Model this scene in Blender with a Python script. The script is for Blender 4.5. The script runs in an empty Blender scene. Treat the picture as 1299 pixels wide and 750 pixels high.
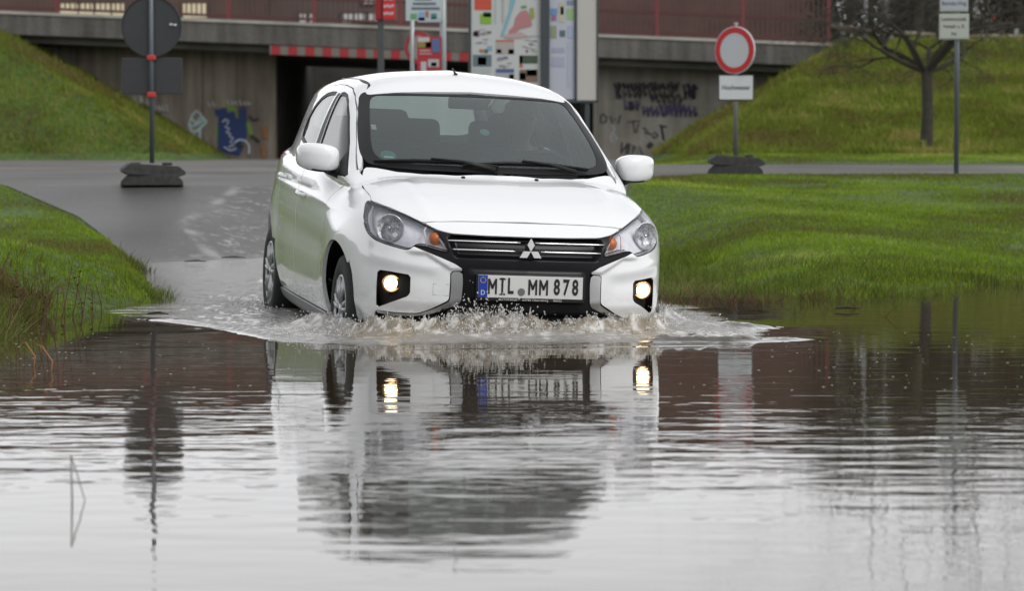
import bpy, bmesh, math, random
import numpy as np
from mathutils import Vector, Matrix, noise as mnoise
from mathutils.geometry import delaunay_2d_cdt
from numpy import clip, minimum, maximum, exp

random.seed(7); RNG = np.random.default_rng(7)
scene = bpy.context.scene
COL = scene.collection
FPX = 3900.0; CX, CY = 649.5, 375.0; HOR = 192.0; HC = 0.902   # photo px focal, horizon row, eye height above water

# ---------------------------------------------------------------- camera, sky, sun, exposure
TH = math.atan((CY - HOR) / FPX)
cam_d = bpy.data.cameras.new('camera'); cam = bpy.data.objects.new('camera', cam_d); COL.objects.link(cam)
cam.location = (0, 0, HC); cam.rotation_euler = (math.pi/2 - TH, 0, 0)
cam_d.sensor_width = 36; cam_d.lens = 36*FPX/1299
cam_d.clip_start = 0.1; cam_d.clip_end = 3000
cam_d.dof.use_dof = True; cam_d.dof.focus_distance = 15.1; cam_d.dof.aperture_fstop = 5.0
scene.camera = cam

SUN_EL, SUN_AZ = math.radians(48), math.radians(135)   # azimuth clockwise from +Y: light from behind-right of the camera
world = bpy.data.worlds.new('World'); scene.world = world; world.use_nodes = True
wt = world.node_tree; wt.nodes.clear()
wo = wt.nodes.new('ShaderNodeOutputWorld'); wb = wt.nodes.new('ShaderNodeBackground')
sky = wt.nodes.new('ShaderNodeTexSky'); sky.sky_type = 'NISHITA'; sky.sun_disc = False
sky.sun_elevation = SUN_EL; sky.sun_rotation = SUN_AZ; sky.dust_density = 6; sky.air_density = 1.0; sky.ozone_density = 1
hs = wt.nodes.new('ShaderNodeHueSaturation'); hs.inputs['Saturation'].default_value = 0.16
wt.links.new(sky.outputs[0], hs.inputs['Color']); 
ov = wt.nodes.new('ShaderNodeMix'); ov.data_type = 'RGBA'; ov.inputs[0].default_value = .72; ov.inputs[7].default_value = (9.6, 9.75, 10.0, 1)   # even cloud cover over the clear sky

wtc = wt.nodes.new('ShaderNodeTexCoord'); wsx = wt.nodes.new('ShaderNodeSeparateXYZ'); wmr = wt.nodes.new('ShaderNodeMapRange'); wmr.interpolation_type = 'SMOOTHSTEP'
wmr.inputs[1].default_value = 0; wmr.inputs[2].default_value = .5; wt.links.new(wtc.outputs['Generated'], wsx.inputs[0]); wt.links.new(wsx.outputs[2], wmr.inputs[0])
cl = wt.nodes.new('ShaderNodeMix'); cl.data_type = 'RGBA'; cl.inputs[6].default_value = (16.6, 16.7, 17.1, 1); cl.inputs[7].default_value = (7.0, 7.2, 7.5, 1)   # cloud is brighter towards the horizon
wt.links.new(wmr.outputs[0], cl.inputs[0]); wt.links.new(cl.outputs[2], ov.inputs[7])
wt.links.new(hs.outputs[0], ov.inputs[6]); wt.links.new(ov.outputs[2], wb.inputs['Color'])
wb.inputs['Strength'].default_value = 0.11
wt.links.new(wb.outputs[0], wo.inputs['Surface'])
sd = bpy.data.lights.new('sun', 'SUN'); sun = bpy.data.objects.new('sun', sd); COL.objects.link(sun)
sd.energy = 1.15; sd.angle = math.radians(25); sd.color = (1, .975, .94)
_sv = Vector((math.sin(SUN_AZ)*math.cos(SUN_EL), math.cos(SUN_AZ)*math.cos(SUN_EL), math.sin(SUN_EL)))
sun.rotation_euler = _sv.to_track_quat('Z', 'Y').to_euler()
scene.view_settings.view_transform = 'Standard'; scene.view_settings.look = 'None'
scene.view_settings.gamma = 1; scene.view_settings.use_curve_mapping = False
scene.view_settings.exposure = 0.08
scene.cycles.max_bounces = 10; scene.cycles.transparent_max_bounces = 16
scene.cycles.use_denoising = True

# ---------------------------------------------------------------- helpers
def P(px, py, d):
    """a point of the place at distance d that stands at photo position px, py"""
    a = (px-CX)/FPX; b = (CY-py)/FPX
    v = np.array([a, math.cos(TH)+b*math.sin(TH), -math.sin(TH)+b*math.cos(TH)])
    v = v*(d/v[1]); return (float(v[0]), float(v[1]), float(v[2]+HC))

def mat(name, color=(.5,.5,.5), rough=.6, metal=0, spec=.5, coat=0, emis=None, estr=0, nscale=0, namt=0, bump=0, bscale=None, col2=None, ior=None):
    m = bpy.data.materials.new(name); m.use_nodes = True
    nt = m.node_tree; b = nt.nodes['Principled BSDF']
    b.inputs['Base Color'].default_value = (*color, 1); b.inputs['Roughness'].default_value = rough
    b.inputs['Metallic'].default_value = metal; b.inputs['Specular IOR Level'].default_value = spec
    b.inputs['Coat Weight'].default_value = coat; b.inputs['Coat Roughness'].default_value = .03
    if ior: b.inputs['IOR'].default_value = ior
    if emis: b.inputs['Emission Color'].default_value = (*emis, 1); b.inputs['Emission Strength'].default_value = estr
    if nscale:
        tc = nt.nodes.new('ShaderNodeTexCoord'); n = nt.nodes.new('ShaderNodeTexNoise'); n.inputs['Scale'].default_value = nscale; n.inputs['Detail'].default_value = 6
        nt.links.new(tc.outputs['Object'], n.inputs['Vector'])
        if namt:
            r = nt.nodes.new('ShaderNodeValToRGB'); c2 = col2 or tuple(c*(1-namt) for c in color)
            r.color_ramp.elements[0].position = .35; r.color_ramp.elements[1].position = .65
            r.color_ramp.elements[0].color = (*c2, 1); r.color_ramp.elements[1].color = (*color, 1)
            nt.links.new(n.outputs['Fac'], r.inputs['Fac']); nt.links.new(r.outputs[0], b.inputs['Base Color'])
        if bump:
            bp = nt.nodes.new('ShaderNodeBump'); bp.inputs['Strength'].default_value = 1; bp.inputs['Distance'].default_value = bump
            nb = n
            if bscale:
                nb = nt.nodes.new('ShaderNodeTexNoise'); nb.inputs['Scale'].default_value = bscale; nb.inputs['Detail'].default_value = 4
                nt.links.new(tc.outputs['Object'], nb.inputs['Vector'])
            nt.links.new(nb.outputs['Fac'], bp.inputs['Height']); nt.links.new(bp.outputs[0], b.inputs['Normal'])
    return m

def mesh(name, V, Fc, m=None, parent=None, smooth=False, normals=None, midx=None, sharp=None):
    me = bpy.data.meshes.new(name)
    me.from_pydata([tuple(map(float, v)) for v in V], [], [tuple(map(int, f)) for f in Fc])
    ms = m if isinstance(m, (list, tuple)) else [m]
    for k in ms:
        if k: me.materials.append(k)
    if midx is not None: me.polygons.foreach_set('material_index', np.asarray(midx, np.int32))
    if smooth: me.polygons.foreach_set('use_smooth', np.ones(len(me.polygons), bool))
    me.update()
    if normals is not None: me.normals_split_custom_set_from_vertices([tuple(map(float, n)) for n in normals])
    if sharp:
        me.set_sharp_from_angle(angle=math.radians(sharp))
    o = bpy.data.objects.new(name, me); COL.objects.link(o)
    if parent: o.parent = parent
    return o

def bigmesh(name, V, Q, m, attrs=None, smooth=True):
    """fast mesh from numpy arrays, Q (n,3) or (n,4)"""
    me = bpy.data.meshes.new(name); V = np.asarray(V, np.float32); Q = np.asarray(Q, np.int32); k = Q.shape[1]
    me.vertices.add(len(V)); me.vertices.foreach_set('co', V.ravel())
    me.loops.add(Q.size); me.loops.foreach_set('vertex_index', Q.ravel())
    me.polygons.add(len(Q)); me.polygons.foreach_set('loop_start', np.arange(0, Q.size, k, dtype=np.int32))
    me.polygons.foreach_set('loop_total', np.full(len(Q), k, np.int32))
    me.polygons.foreach_set('use_smooth', np.full(len(Q), smooth, bool))
    me.update(calc_edges=True); me.validate()
    for a, v in (attrs or {}).items():
        if np.ndim(v) == 2:
            at = me.attributes.new(a, 'FLOAT_COLOR', 'POINT'); at.data.foreach_set('color', np.c_[v, np.ones(len(v))].astype(np.float32).ravel())
        else:
            at = me.attributes.new(a, 'FLOAT', 'POINT'); at.data.foreach_set('value', np.asarray(v, np.float32))
    me.materials.append(m)
    o = bpy.data.objects.new(name, me); COL.objects.link(o); return o

def tag(o, label=None, cat=None, group=None, kind=None):
    if label: o['label'] = label
    if cat: o['category'] = cat
    if group: o['group'] = group
    if kind: o['kind'] = kind
    return o
def empty(name, loc=(0,0,0), rz=0):
    o = bpy.data.objects.new(name, None); COL.objects.link(o); o.location = loc; o.rotation_euler = (0,0,rz); o.empty_display_size = .1; return o

class MB:
    """collects simple shapes for ONE part"""
    def __init__(s): s.v=[]; s.f=[]; s.mi=[]
    def add(s, v, f, mi=0):
        o=len(s.v); s.v+= [tuple(a) for a in v]; s.f += [tuple(i+o for i in q) for q in f]; s.mi += [mi]*len(f); return s
    def box(s, c, d, rot=None, mi=0, bev=0):
        x,y,z=[k/2 for k in d]
        b=min(bev,x*.9,y*.9,z*.9)
        bm=bmesh.new(); bmesh.ops.create_cube(bm,size=1)
        for v in bm.verts: v.co=Vector((v.co.x*2*x,v.co.y*2*y,v.co.z*2*z))
        if b>0: bmesh.ops.bevel(bm,geom=bm.edges[:],offset=b,segments=2,profile=.5,affect='EDGES')
        M=(rot.to_matrix() if hasattr(rot,'to_matrix') else rot) if rot is not None else Matrix.Identity(3)
        bm.verts.ensure_lookup_table()
        s.add([M@v.co+Vector(c) for v in bm.verts],[[v.index for v in f.verts] for f in bm.faces],mi); bm.free(); return s
    def tube(s, pts, r, n=8, mi=0, cap=True):
        pts=[Vector(p) for p in pts]; rs=r if isinstance(r,(list,tuple,np.ndarray)) else [r]*len(pts)
        V=[];F=[]; up=None
        for i,p in enumerate(pts):
            t=(pts[min(i+1,len(pts)-1)]-pts[max(i-1,0)]).normalized()
            if up is None: up=t.orthogonal().normalized()
            else:
                up=(up-t*up.dot(t)); up=up.normalized() if up.length>1e-6 else t.orthogonal().normalized()
            w=t.cross(up)
            for k in range(n):
                a=2*math.pi*k/n; V.append(p+(up*math.cos(a)+w*math.sin(a))*rs[i])
        for i in range(len(pts)-1):
            for k in range(n):
                F.append((i*n+k,i*n+(k+1)%n,(i+1)*n+(k+1)%n,(i+1)*n+k))
        if cap: F.append(tuple(range(n))[::-1]); F.append(tuple((len(pts)-1)*n+k for k in range(n)))
        return s.add(V,F,mi)
    def lathe(s, prof, c=(0,0,0), axis=(0,0,1), n=32, mi=0):
        """prof [(r, h)] around axis"""
        ax=Vector(axis).normalized(); u=ax.orthogonal().normalized(); w=ax.cross(u); c=Vector(c); V=[];F=[]
        for r,h in prof:
            for k in range(n):
                a=2*math.pi*k/n; V.append(c+ax*h+(u*math.cos(a)+w*math.sin(a))*r)
        for i in range(len(prof)-1):
            for k in range(n): F.append((i*n+k,i*n+(k+1)%n,(i+1)*n+(k+1)%n,(i+1)*n+k))
        return s.add(V,F,mi)
    def poly(s, pts, th, mi=0, n=None):
        """flat polygon given in 3-D, thickened by th along n"""
        pts=[Vector(p) for p in pts]; k=len(pts)
        nn=Vector(n) if n is not None else (pts[1]-pts[0]).cross(pts[2]-pts[0]).normalized()
        V=pts+[p+nn*th for p in pts]
        F=[tuple(range(k))[::-1],tuple(range(k,2*k))]+[(i,(i+1)%k,k+(i+1)%k,k+i) for i in range(k)]
        return s.add(V,F,mi)
    def build(s, name, m, parent=None, smooth=False, sharp=None):
        return mesh(name,s.v,s.f,m,parent,smooth or sharp is not None,midx=s.mi if isinstance(m,(list,tuple)) else None,sharp=sharp)

def text(body, name, m, parent, M, size=.1, sx=1, ext=.0008, align='CENTER', bold=0):
    c=bpy.data.curves.new(name,'FONT'); c.body=body; c.size=size; c.align_x=align; c.align_y='CENTER'; c.extrude=ext; c.offset=bold; c.resolution_u=3
    t=bpy.data.objects.new('tmp',c); COL.objects.link(t)
    dg=bpy.context.evaluated_depsgraph_get(); me=bpy.data.meshes.new_from_object(t.evaluated_get(dg)); bpy.data.objects.remove(t)
    me.transform(M@Matrix.Diagonal((sx,1,1,1))); me.name=name; me.materials.clear(); me.materials.append(m)
    o=bpy.data.objects.new(name,me); COL.objects.link(o)
    if parent: o.parent=parent
    return o
def frame(origin, xdir, ydir):
    x=Vector(xdir).normalized(); y=Vector(ydir); y=(y-x*y.dot(x)).normalized(); z=x.cross(y)
    M=Matrix((x,y,z)).transposed().to_4x4(); M.translation=Vector(origin); return M

# ---------------------------------------------------------------- the shape of the car body: x forward from the front axle, y to its left, z up
nab = np.abs
def ip(x, xs, ys):
    """monotone cubic-ish (catmull) interpolation, clamped"""
    xs=np.asarray(xs,float);ys=np.asarray(ys,float)
    x=np.asarray(x,float)
    d=np.diff(ys)/np.diff(xs)
    m=np.empty(len(xs));m[0]=d[0];m[-1]=d[-1]
    for i in range(1,len(xs)-1):
        if d[i-1]*d[i]<=0:m[i]=0
        else:
            w1=2*(xs[i+1]-xs[i])+(xs[i]-xs[i-1]);w2=(xs[i+1]-xs[i])+2*(xs[i]-xs[i-1])
            m[i]=(w1+w2)/(w1/d[i-1]+w2/d[i])
    k=clip(np.searchsorted(xs,x)-1,0,len(xs)-2)
    h=xs[k+1]-xs[k];t=(x-xs[k])/h
    tc=clip(t,0,1)
    y=(2*tc**3-3*tc**2+1)*ys[k]+(tc**3-2*tc**2+tc)*h*m[k]+(-2*tc**3+3*tc**2)*ys[k+1]+(tc**3-tc**2)*h*m[k+1]
    y=y+np.where(t<0,(x-xs[0])*m[0],0)+np.where(t>1,(x-xs[-1])*m[-1],0)
    return y
def smax(a,b,k):
    h=clip(.5+.5*(a-b)/k,0,1)
    return b+(a-b)*h+k*h*(1-h)
def smin(a,b,k): return -smax(-a,-b,k)
def gau(x,c,w): return exp(-((x-c)/w)**2)
def sstep(a,b,x):
    t=clip((x-a)/(b-a),0,1);return t*t*(3-2*t)
def front_x(y,z):
    p=ip(y,[0,.2,.35,.5,.62,.70,.76,.80,.84],[.765,.755,.735,.69,.615,.52,.40,.25,0.0])
    dz=ip(z,[.12,.2,.28,.36,.46,.56,.64,.70,.75,.79,.83,.88],[-.07,-.035,-.008,0,0,-.004,-.014,-.03,-.055,-.09,-.15,-.25])
    return p+dz
def side_y(x,z):
    b=ip(z,[.1,.2,.3,.42,.55,.68,.78,.86,.93,.99],[.72,.765,.80,.822,.828,.825,.815,.800,.785,.765])
    w=ip(x,[-3.1,-2.9,-2.6,-2.2,-1.5,-.8,0,.3,.5],[-.18,-.11,-.055,-.018,0,0,-.004,-.012,-.03])
    # upper shoulder pulls in toward the nose
    up=sstep(.62,.95,z)*ip(x,[-3,-.9,-.4,0,.3,.6],[0,0,.015,.05,.075,.11])
    # wheel arch flares
    fl=.014*(exp(-((x/.40)**2+((z-.42)/.32)**2)**2)+exp(-(((x+2.45)/.40)**2+((z-.42)/.32)**2)**2))
    # door crease
    cr=-.010*gau(z,.60-.03*(x+1.2),.07)*sstep(-2.3,-2.0,x)*(1-sstep(-.5,-.2,x))
    cz=.80+.035*(-(x)-.4)/2
    cr2=.004*gau(z,cz,.02)*sstep(-3,-2.6,x)*(1-sstep(.0,.3,x))
    lo=sstep(.50,.28,z)*sstep(.05,.35,x)*.05
    return b+w-up+fl+cr+cr2-lo
def hood_z(x,y):
    c=ip(x,[-3.3,-2.6,-1.5,-.6,-.1,.1,.3,.5,.62,.70],[1.02,1.0,.97,.965,.985,.962,.915,.855,.80,.745])
    s=ip(nab(y),[0,.3,.5,.62,.72,.82],[0,.006,.022,.045,.085,.15])
    edge=.010*gau(nab(y),.47+.12*clip(.5-x,0,1)*.6,.045)*sstep(-.05,.15,x)
    return c-s*sstep(-.9,-.2,x)+edge
def ws_plane(x,y,z):
    # windscreen: line in xz at each y
    xb=.075-.60*y*y
    xt=-.79-.30*y*y-.25*y**4
    t=(z-.965)/(1.41-.965)
    bow=.030*4*t*(1-t)
    xs=xb+(xt-xb)*t+bow
    return (x-xs)*.50
def roof_z(x,y):
    c=ip(x,[-3.1,-2.8,-2.4,-1.9,-1.4,-1.10,-.93,-.80,-.6],[1.34,1.39,1.445,1.485,1.50,1.49,1.465,1.415,1.34])
    s=ip(nab(y),[0,.3,.45,.55,.62,.7],[0,.022,.05,.085,.135,.22])
    return c-s
def gh_side(x,z):
    b=ip(z,[.90,.98,1.1,1.2,1.3,1.38,1.44,1.5],[.785,.765,.722,.687,.645,.600,.545,.47])
    w=ip(x,[-3.1,-2.8,-2.4,-1.9,-1.3,-.8,-.3,.1],[-.19,-.13,-.065,-.02,-.003,-.003,-.02,-.05])
    return b+w
def lower(x,y,z):
    y=nab(y)
    f=(x-front_x(y,z))*.85
    s=(y-side_y(x,z))*.97
    h=(z-hood_z(x,y))*.95
    r=(-x-3.085+.10*sstep(.75,1.1,z)+.15*(y/.8)**4)*.95
    b=(.16-z)
    a=smax(f,s,.06)
    a=smax(a,h,.075)
    a=smax(a,r,.1)
    return smax(a,b,.03)
def green(x,y,z):
    y=nab(y)
    w=ws_plane(x,y,z)
    s=(y-gh_side(x,z)+.055*sstep(.965,.85,z)*sstep(-1.0,-.45,x))*.9
    h=(z-roof_z(x,y))*.95
    r=(-x-2.86-.30*(1.42-z)*.9+.15*(y/.7)**4)*.85
    a=smax(w,s,.025)
    a=smax(a,h,.035)
    a=smax(a,r,.05)
    return maximum(a,.86-z)
def hull(p):
    x,y,z=p[...,0],p[...,1],p[...,2]
    return smin(lower(x,y,z),green(x,y,z),.012)
TH0=-.6
gf=lambda p: green(p[...,0],p[...,1],p[...,2])
def param(kind, U, V, rho, s=1):
    if kind=='F':
        a=np.radians(U); return np.stack([TH0+rho*np.cos(a), rho*np.sin(a), V],-1)
    if kind=='S': return np.stack([U, s*rho, V],-1)
    if kind=='T': return np.stack([U, V, rho],-1)
    if kind=='X': return np.stack([rho, U, V],-1)      # from the front
    if kind=='R': return np.stack([-rho, U, V],-1)     # from behind
RHO={'F':(1.75,.2),'S':(1.1,.15),'T':(1.75,.3),'X':(.9,-1.6),'R':(3.4,.6)}
def march(kind, U, V, s=1, fn=None):
    fn=fn or hull
    a,b=RHO[kind]; n=46; t=np.linspace(a,b,n)
    H=np.stack([fn(param(kind,U,V,np.full_like(U,tt),s)) for tt in t])
    neg=H<0; i=np.where(neg.any(0),neg.argmax(0),H.argmin(0)); i=maximum(i,1)
    lo=t[i-1]; hi=t[i]
    for _ in range(14):
        mid=(lo+hi)/2; h=fn(param(kind,U,V,mid,s)); ins=h<0
        hi=np.where(ins,mid,hi); lo=np.where(ins,lo,mid)
    return param(kind,U,V,(lo+hi)/2,s)
def grad(Pt, fn=None):
    fn=fn or hull; e=.004; G=np.zeros_like(Pt)
    for k in range(3):
        d=np.zeros(3); d[k]=e; G[:,k]=fn(Pt+d)-fn(Pt-d)
    return G/np.linalg.norm(G,axis=1,keepdims=True)
SC={'F':1.3*math.pi/180,'S':1,'T':1,'X':1,'R':1}
def smooth_poly(pts, it=1, keep=()):
    p=[np.array(q,float) for q in pts]
    for _ in range(it):
        q=[]
        for i in range(len(p)):
            a,b,c=p[i-1],p[i],p[(i+1)%len(p)]
            l1=np.linalg.norm(b-a); l2=np.linalg.norm(c-b); r=min(.012,.3*l1,.3*l2)
            if l1<1e-9 or l2<1e-9: continue
            q+= [b+(a-b)/l1*r, b+(c-b)/l2*r]
        p=q
    return np.array(p)
def resample(p, step):
    out=[]
    for i in range(len(p)):
        a=p[i]; b=p[(i+1)%len(p)]; n=max(1,int(np.linalg.norm(b-a)/step))
        for k in range(n): out.append(a+(b-a)*k/n)
    return np.array(out)
def inset(p, g):
    n=len(p); A=.5*sum(p[i][0]*p[(i+1)%n][1]-p[(i+1)%n][0]*p[i][1] for i in range(n)); sg=1 if A>0 else -1
    out=[]
    for i in range(n):
        a,b,c=p[i-1],p[i],p[(i+1)%n]; d1=b-a; d2=c-b; l1=np.linalg.norm(d1); l2=np.linalg.norm(d2)
        if l1<1e-9 or l2<1e-9: out.append(b); continue
        n1=np.array([-d1[1],d1[0]])/l1; n2=np.array([-d2[1],d2[0]])/l2; m=(n1+n2); L=np.linalg.norm(m)
        if L<.3: out.append(b+n1*g*sg); continue
        m/=L; out.append(b+m*g*sg/max(.5,m.dot(n1)))
    return np.array(out)
def inside(pt, poly):
    x,y=pt[:,0],pt[:,1]; r=np.zeros(len(pt),bool); n=len(poly)
    for i in range(n):
        x1,y1=poly[i]; x2,y2=poly[(i+1)%n]
        if y1==y2: continue
        c=((y1>y)!=(y2>y))&(x<(x2-x1)*(y-y1)/(y2-y1)+x1); r^=c
    return r
def dist_poly(pt, poly):
    d=np.full(len(pt),9.)
    for i in range(len(poly)):
        a=poly[i]; b=poly[(i+1)%len(poly)]; ab=b-a; L=ab.dot(ab)+1e-12
        t=clip(((pt-a)@ab)/L,0,1); d=minimum(d,np.linalg.norm(pt-(a+t[:,None]*ab),axis=1))
    return d
def panel(name, kind, out, m, parent, s=1, holes=(), disp=None, gap=.0015, rim=.014, step=.016, sm=1, off=0, bstep=.011, fn=None, two=False):
    """a body panel: its outline in the projection `kind`, laid onto the car's shape, edges turned in by `rim`"""
    k=SC[kind]; outl=[np.array([(a*k,b) for a,b in out],float)]+[np.array([(a*k,b) for a,b in h],float) for h in holes]
    loops=[]
    for i,p in enumerate(outl):
        q=smooth_poly(p,sm) if sm else p
        q=resample(q,bstep); g=gap if i==0 else -gap
        if gap: q=inset(q,g)
        loops.append(q)
    mn=loops[0].min(0); mx=loops[0].max(0)
    gx,gy=np.meshgrid(np.arange(mn[0]+step/2,mx[0],step),np.arange(mn[1]+step/2,mx[1],step)); G=np.c_[gx.ravel(),gy.ravel()]
    keep=inside(G,loops[0])
    for h in loops[1:]: keep&=~inside(G,h)
    G=G[keep]
    if len(G):
        d=minimum.reduce([dist_poly(G,l) for l in loops]); G=G[d>step*.45]
    pts=np.concatenate(loops+[G]); ed=[]; o=0
    for l in loops:
        ed+=[(o+i,o+(i+1)%len(l)) for i in range(len(l))]; o+=len(l)
    co,_,fa,ov,_,_=delaunay_2d_cdt([Vector(p) for p in pts],ed,[],0,1e-6)
    C2=np.array([tuple(c) for c in co]); fa=np.array([f for f in fa if len(f)==3])
    cen=C2[fa].mean(1); kp=inside(cen,loops[0])
    for h in loops[1:]: kp&=~inside(cen,h)
    fa=fa[kp]
    used=np.unique(fa); remap=-np.ones(len(C2),int); remap[used]=np.arange(len(used)); fa=remap[fa]; C2=C2[used]
    f0=fn or hull
    if disp is None: f1=f0
    else: f1=lambda p: f0(p)-disp(p)
    X=march(kind,C2[:,0]/k,C2[:,1],s,f1); N=grad(X,f1)
    if off: X=X+N*off
    # face orientation
    t=fa[:200]; nn=np.cross(X[t[:,1]]-X[t[:,0]],X[t[:,2]]-X[t[:,0]])
    if (nn*N[t[:,0]]).sum()<0: fa=fa[:,::-1]
    V=[X];NN=[N];Fs=[tuple(f) for f in fa]
    if rim:
        from collections import Counter
        cnt={}
        for f in fa:
            for a,b in ((f[0],f[1]),(f[1],f[2]),(f[2],f[0])): cnt[(a,b)]=cnt.get((a,b),0)+1
        be=[(a,b) for (a,b) in cnt if (b,a) not in cnt]
        base=len(X); ids={}; R0=[];R1=[];RN=[]; accum={}
        for a,b in be:
            e=X[b]-X[a]; n=np.cross(e,N[a]); n/=np.linalg.norm(n)+1e-12
            for v in (a,b): accum[v]=accum.get(v,0)+n
        for v,n in accum.items():
            ids[v]=len(R0); R0.append(X[v]); n=n/(np.linalg.norm(n)+1e-12); R1.append(X[v]-N[v]*rim-n*.001); RN.append(n)
        m0=len(R0); V+= [np.array(R0),np.array(R1)]; NN+=[np.array(RN),np.array(RN)]
        for a,b in be: Fs.append((base+ids[b],base+ids[a],base+m0+ids[a],base+m0+ids[b]))
    V=np.concatenate(V); NN=np.concatenate(NN)
    return mesh(name,V,Fs,m,parent,True,NN)
def onhull(kind,pts,s=1,off=0,fn=None):
    U=np.array([p[0] for p in pts],float);W=np.array([p[1] for p in pts],float); X=march(kind,U,W,s,fn); return X+grad(X,fn)*off
def mir(half):
    """mirror a half outline (first axis) into a closed one"""
    r=[(-a,b) for a,b in half[::-1] if abs(a)>1e-6]; return list(half)+r
def mirT(half): return list(half)+[(a,-b) for a,b in half[::-1] if abs(b)>1e-6]

# ---- materials of the car
M_white=mat('white car paint',(.82,.83,.84),.22,coat=1,spec=.5)
_nt=M_white.node_tree; _b=_nt.nodes['Principled BSDF']; _tc=_nt.nodes.new('ShaderNodeTexCoord'); _sx=_nt.nodes.new('ShaderNodeSeparateXYZ'); _nt.links.new(_tc.outputs['Object'],_sx.inputs[0])
_mp=_nt.nodes.new('ShaderNodeMapping'); _mp.inputs['Scale'].default_value=(3,3,9); _nt.links.new(_tc.outputs['Object'],_mp.inputs['Vector']); _n=_nt.nodes.new('ShaderNodeTexNoise'); _n.inputs['Scale'].default_value=4; _n.inputs['Detail'].default_value=8; _n.inputs['Roughness'].default_value=.7; _nt.links.new(_mp.outputs[0],_n.inputs['Vector'])
_mr=_nt.nodes.new('ShaderNodeMapRange'); _nt.links.new(_sx.outputs[2],_mr.inputs[0]); _mr.inputs[1].default_value=.50; _mr.inputs[2].default_value=.20; _mr.inputs[3].default_value=0; _mr.inputs[4].default_value=.7   # road grime thrown up on the lower body
_rp=_nt.nodes.new('ShaderNodeMapRange'); _nt.links.new(_n.outputs['Fac'],_rp.inputs[0]); _rp.inputs[1].default_value=.42; _rp.inputs[2].default_value=.70
_mu=_nt.nodes.new('ShaderNodeMath'); _mu.operation='MULTIPLY'; _nt.links.new(_mr.outputs[0],_mu.inputs[0]); _nt.links.new(_rp.outputs[0],_mu.inputs[1])
_mx=_nt.nodes.new('ShaderNodeMix'); _mx.data_type='RGBA'; _nt.links.new(_mu.outputs[0],_mx.inputs[0]); _mx.inputs[6].default_value=(.82,.83,.84,1); _mx.inputs[7].default_value=(.42,.38,.31,1); _nt.links.new(_mx.outputs[2],_b.inputs['Base Color'])
M_black=mat('black gloss plastic',(.006,.0055,.007),.3,spec=.2)
M_bmatt=mat('black matt plastic',(.012,.012,.013),.5,spec=.3)
M_chrome=mat('chrome',(.82,.82,.84),.22,metal=1)
M_satin=mat('satin chrome',(.55,.55,.56),.28,metal=1)
M_dark=mat('dark inner metal',(.008,.008,.009),.8)
M_rubber=mat('tyre rubber',(.015,.015,.015),.75,nscale=60,bump=.001)
M_silver=mat('silver wheel paint',(.42,.43,.44),.33,metal=.7)
M_greyst=mat('grey wet plastic',(.10,.10,.10),.3)
M_amber=mat('amber plastic',(.75,.20,.03),.25)
M_seat=mat('dark seat fabric',(.022,.024,.028),.9,nscale=180,namt=.3)
M_dash=mat('dashboard plastic',(.02,.02,.022),.7)
M_roofl=mat('grey headliner',(.28,.28,.27),.9)
M_reflect=mat('lamp reflector',(.78,.79,.83),.2,metal=.35,nscale=70,namt=.55,bump=.004); M_trimw=mat('lamp white trim',(.9,.9,.93),.25)
M_lampb=mat('lamp silver bezel',(.93,.93,.97),.25,nscale=26,namt=.12,bump=.003)
M_plate=mat('number plate white',(.60,.60,.58),.35)
M_eu=mat('plate blue',(.01,.04,.30),.35)
M_pblack=mat('plate black',(.01,.01,.01),.4)
M_seal=mat('seal grey',(.16,.17,.18),.4,metal=.5)
M_fog=mat('lit fog lamp',(1,.9,.7),.3,emis=(1,.80,.50),estr=5.5)
M_fogring=mat('copper lit reflector',(.85,.45,.2),.22,metal=1)
def glass(name,tint=(.8,.9,.9),f0=1.45,grey=.0):
    m=bpy.data.materials.new(name); m.use_nodes=True; nt=m.node_tree; nt.nodes.clear()
    o=nt.nodes.new('ShaderNodeOutputMaterial'); mx=nt.nodes.new('ShaderNodeMixShader'); fr=nt.nodes.new('ShaderNodeFresnel'); fr.inputs['IOR'].default_value=f0
    t=nt.nodes.new('ShaderNodeBsdfTransparent'); t.inputs[0].default_value=(*tint,1); g=nt.nodes.new('ShaderNodeBsdfGlossy'); g.inputs['Roughness'].default_value=.02
    nt.links.new(fr.outputs[0],mx.inputs[0]); nt.links.new(t.outputs[0],mx.inputs[1]); nt.links.new(g.outputs[0],mx.inputs[2]); nt.links.new(mx.outputs[0],o.inputs[0]); return m
M_wglass=glass('windscreen glass',(.62,.72,.73),1.45)
def veiled(m,amt,col,trans=True):  # blends a flat pale layer into the glass to lighten it
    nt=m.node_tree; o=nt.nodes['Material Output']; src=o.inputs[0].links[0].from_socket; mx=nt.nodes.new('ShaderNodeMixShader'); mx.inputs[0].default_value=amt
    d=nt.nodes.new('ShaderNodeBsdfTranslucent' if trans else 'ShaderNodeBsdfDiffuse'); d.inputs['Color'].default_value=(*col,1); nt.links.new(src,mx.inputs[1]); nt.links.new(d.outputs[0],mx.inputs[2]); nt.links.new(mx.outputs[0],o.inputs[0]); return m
veiled(M_wglass,.12,(.5,.57,.58),False)  # diffuse layer stands in for the sky veil mirrored on the windscreen
M_rglass=veiled(glass('lightened rear glass',(.6,.65,.62),1.45),.55,(.62,.70,.60))  # pale translucent layer painted in to brighten the rear window
M_sglass=glass('side window glass',(.50,.56,.56),1.75)
M_clear=glass('clear lamp cover',(.93,.94,.95),1.45)

CAR=empty('compact_hatchback'); tag(CAR,'white compact hatchback with fog lamps lit, driving through flood water','car')
CAR.matrix_world=Matrix(((0.22040162,0.974396,0.04444732,-0.11431678),(-0.97456063,0.22188147,-0.03162568,15.6488363),(-0.04067798,-0.03634625,0.99851102,-0.2072043),(0,0,0,1)))
C_=CAR
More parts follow.
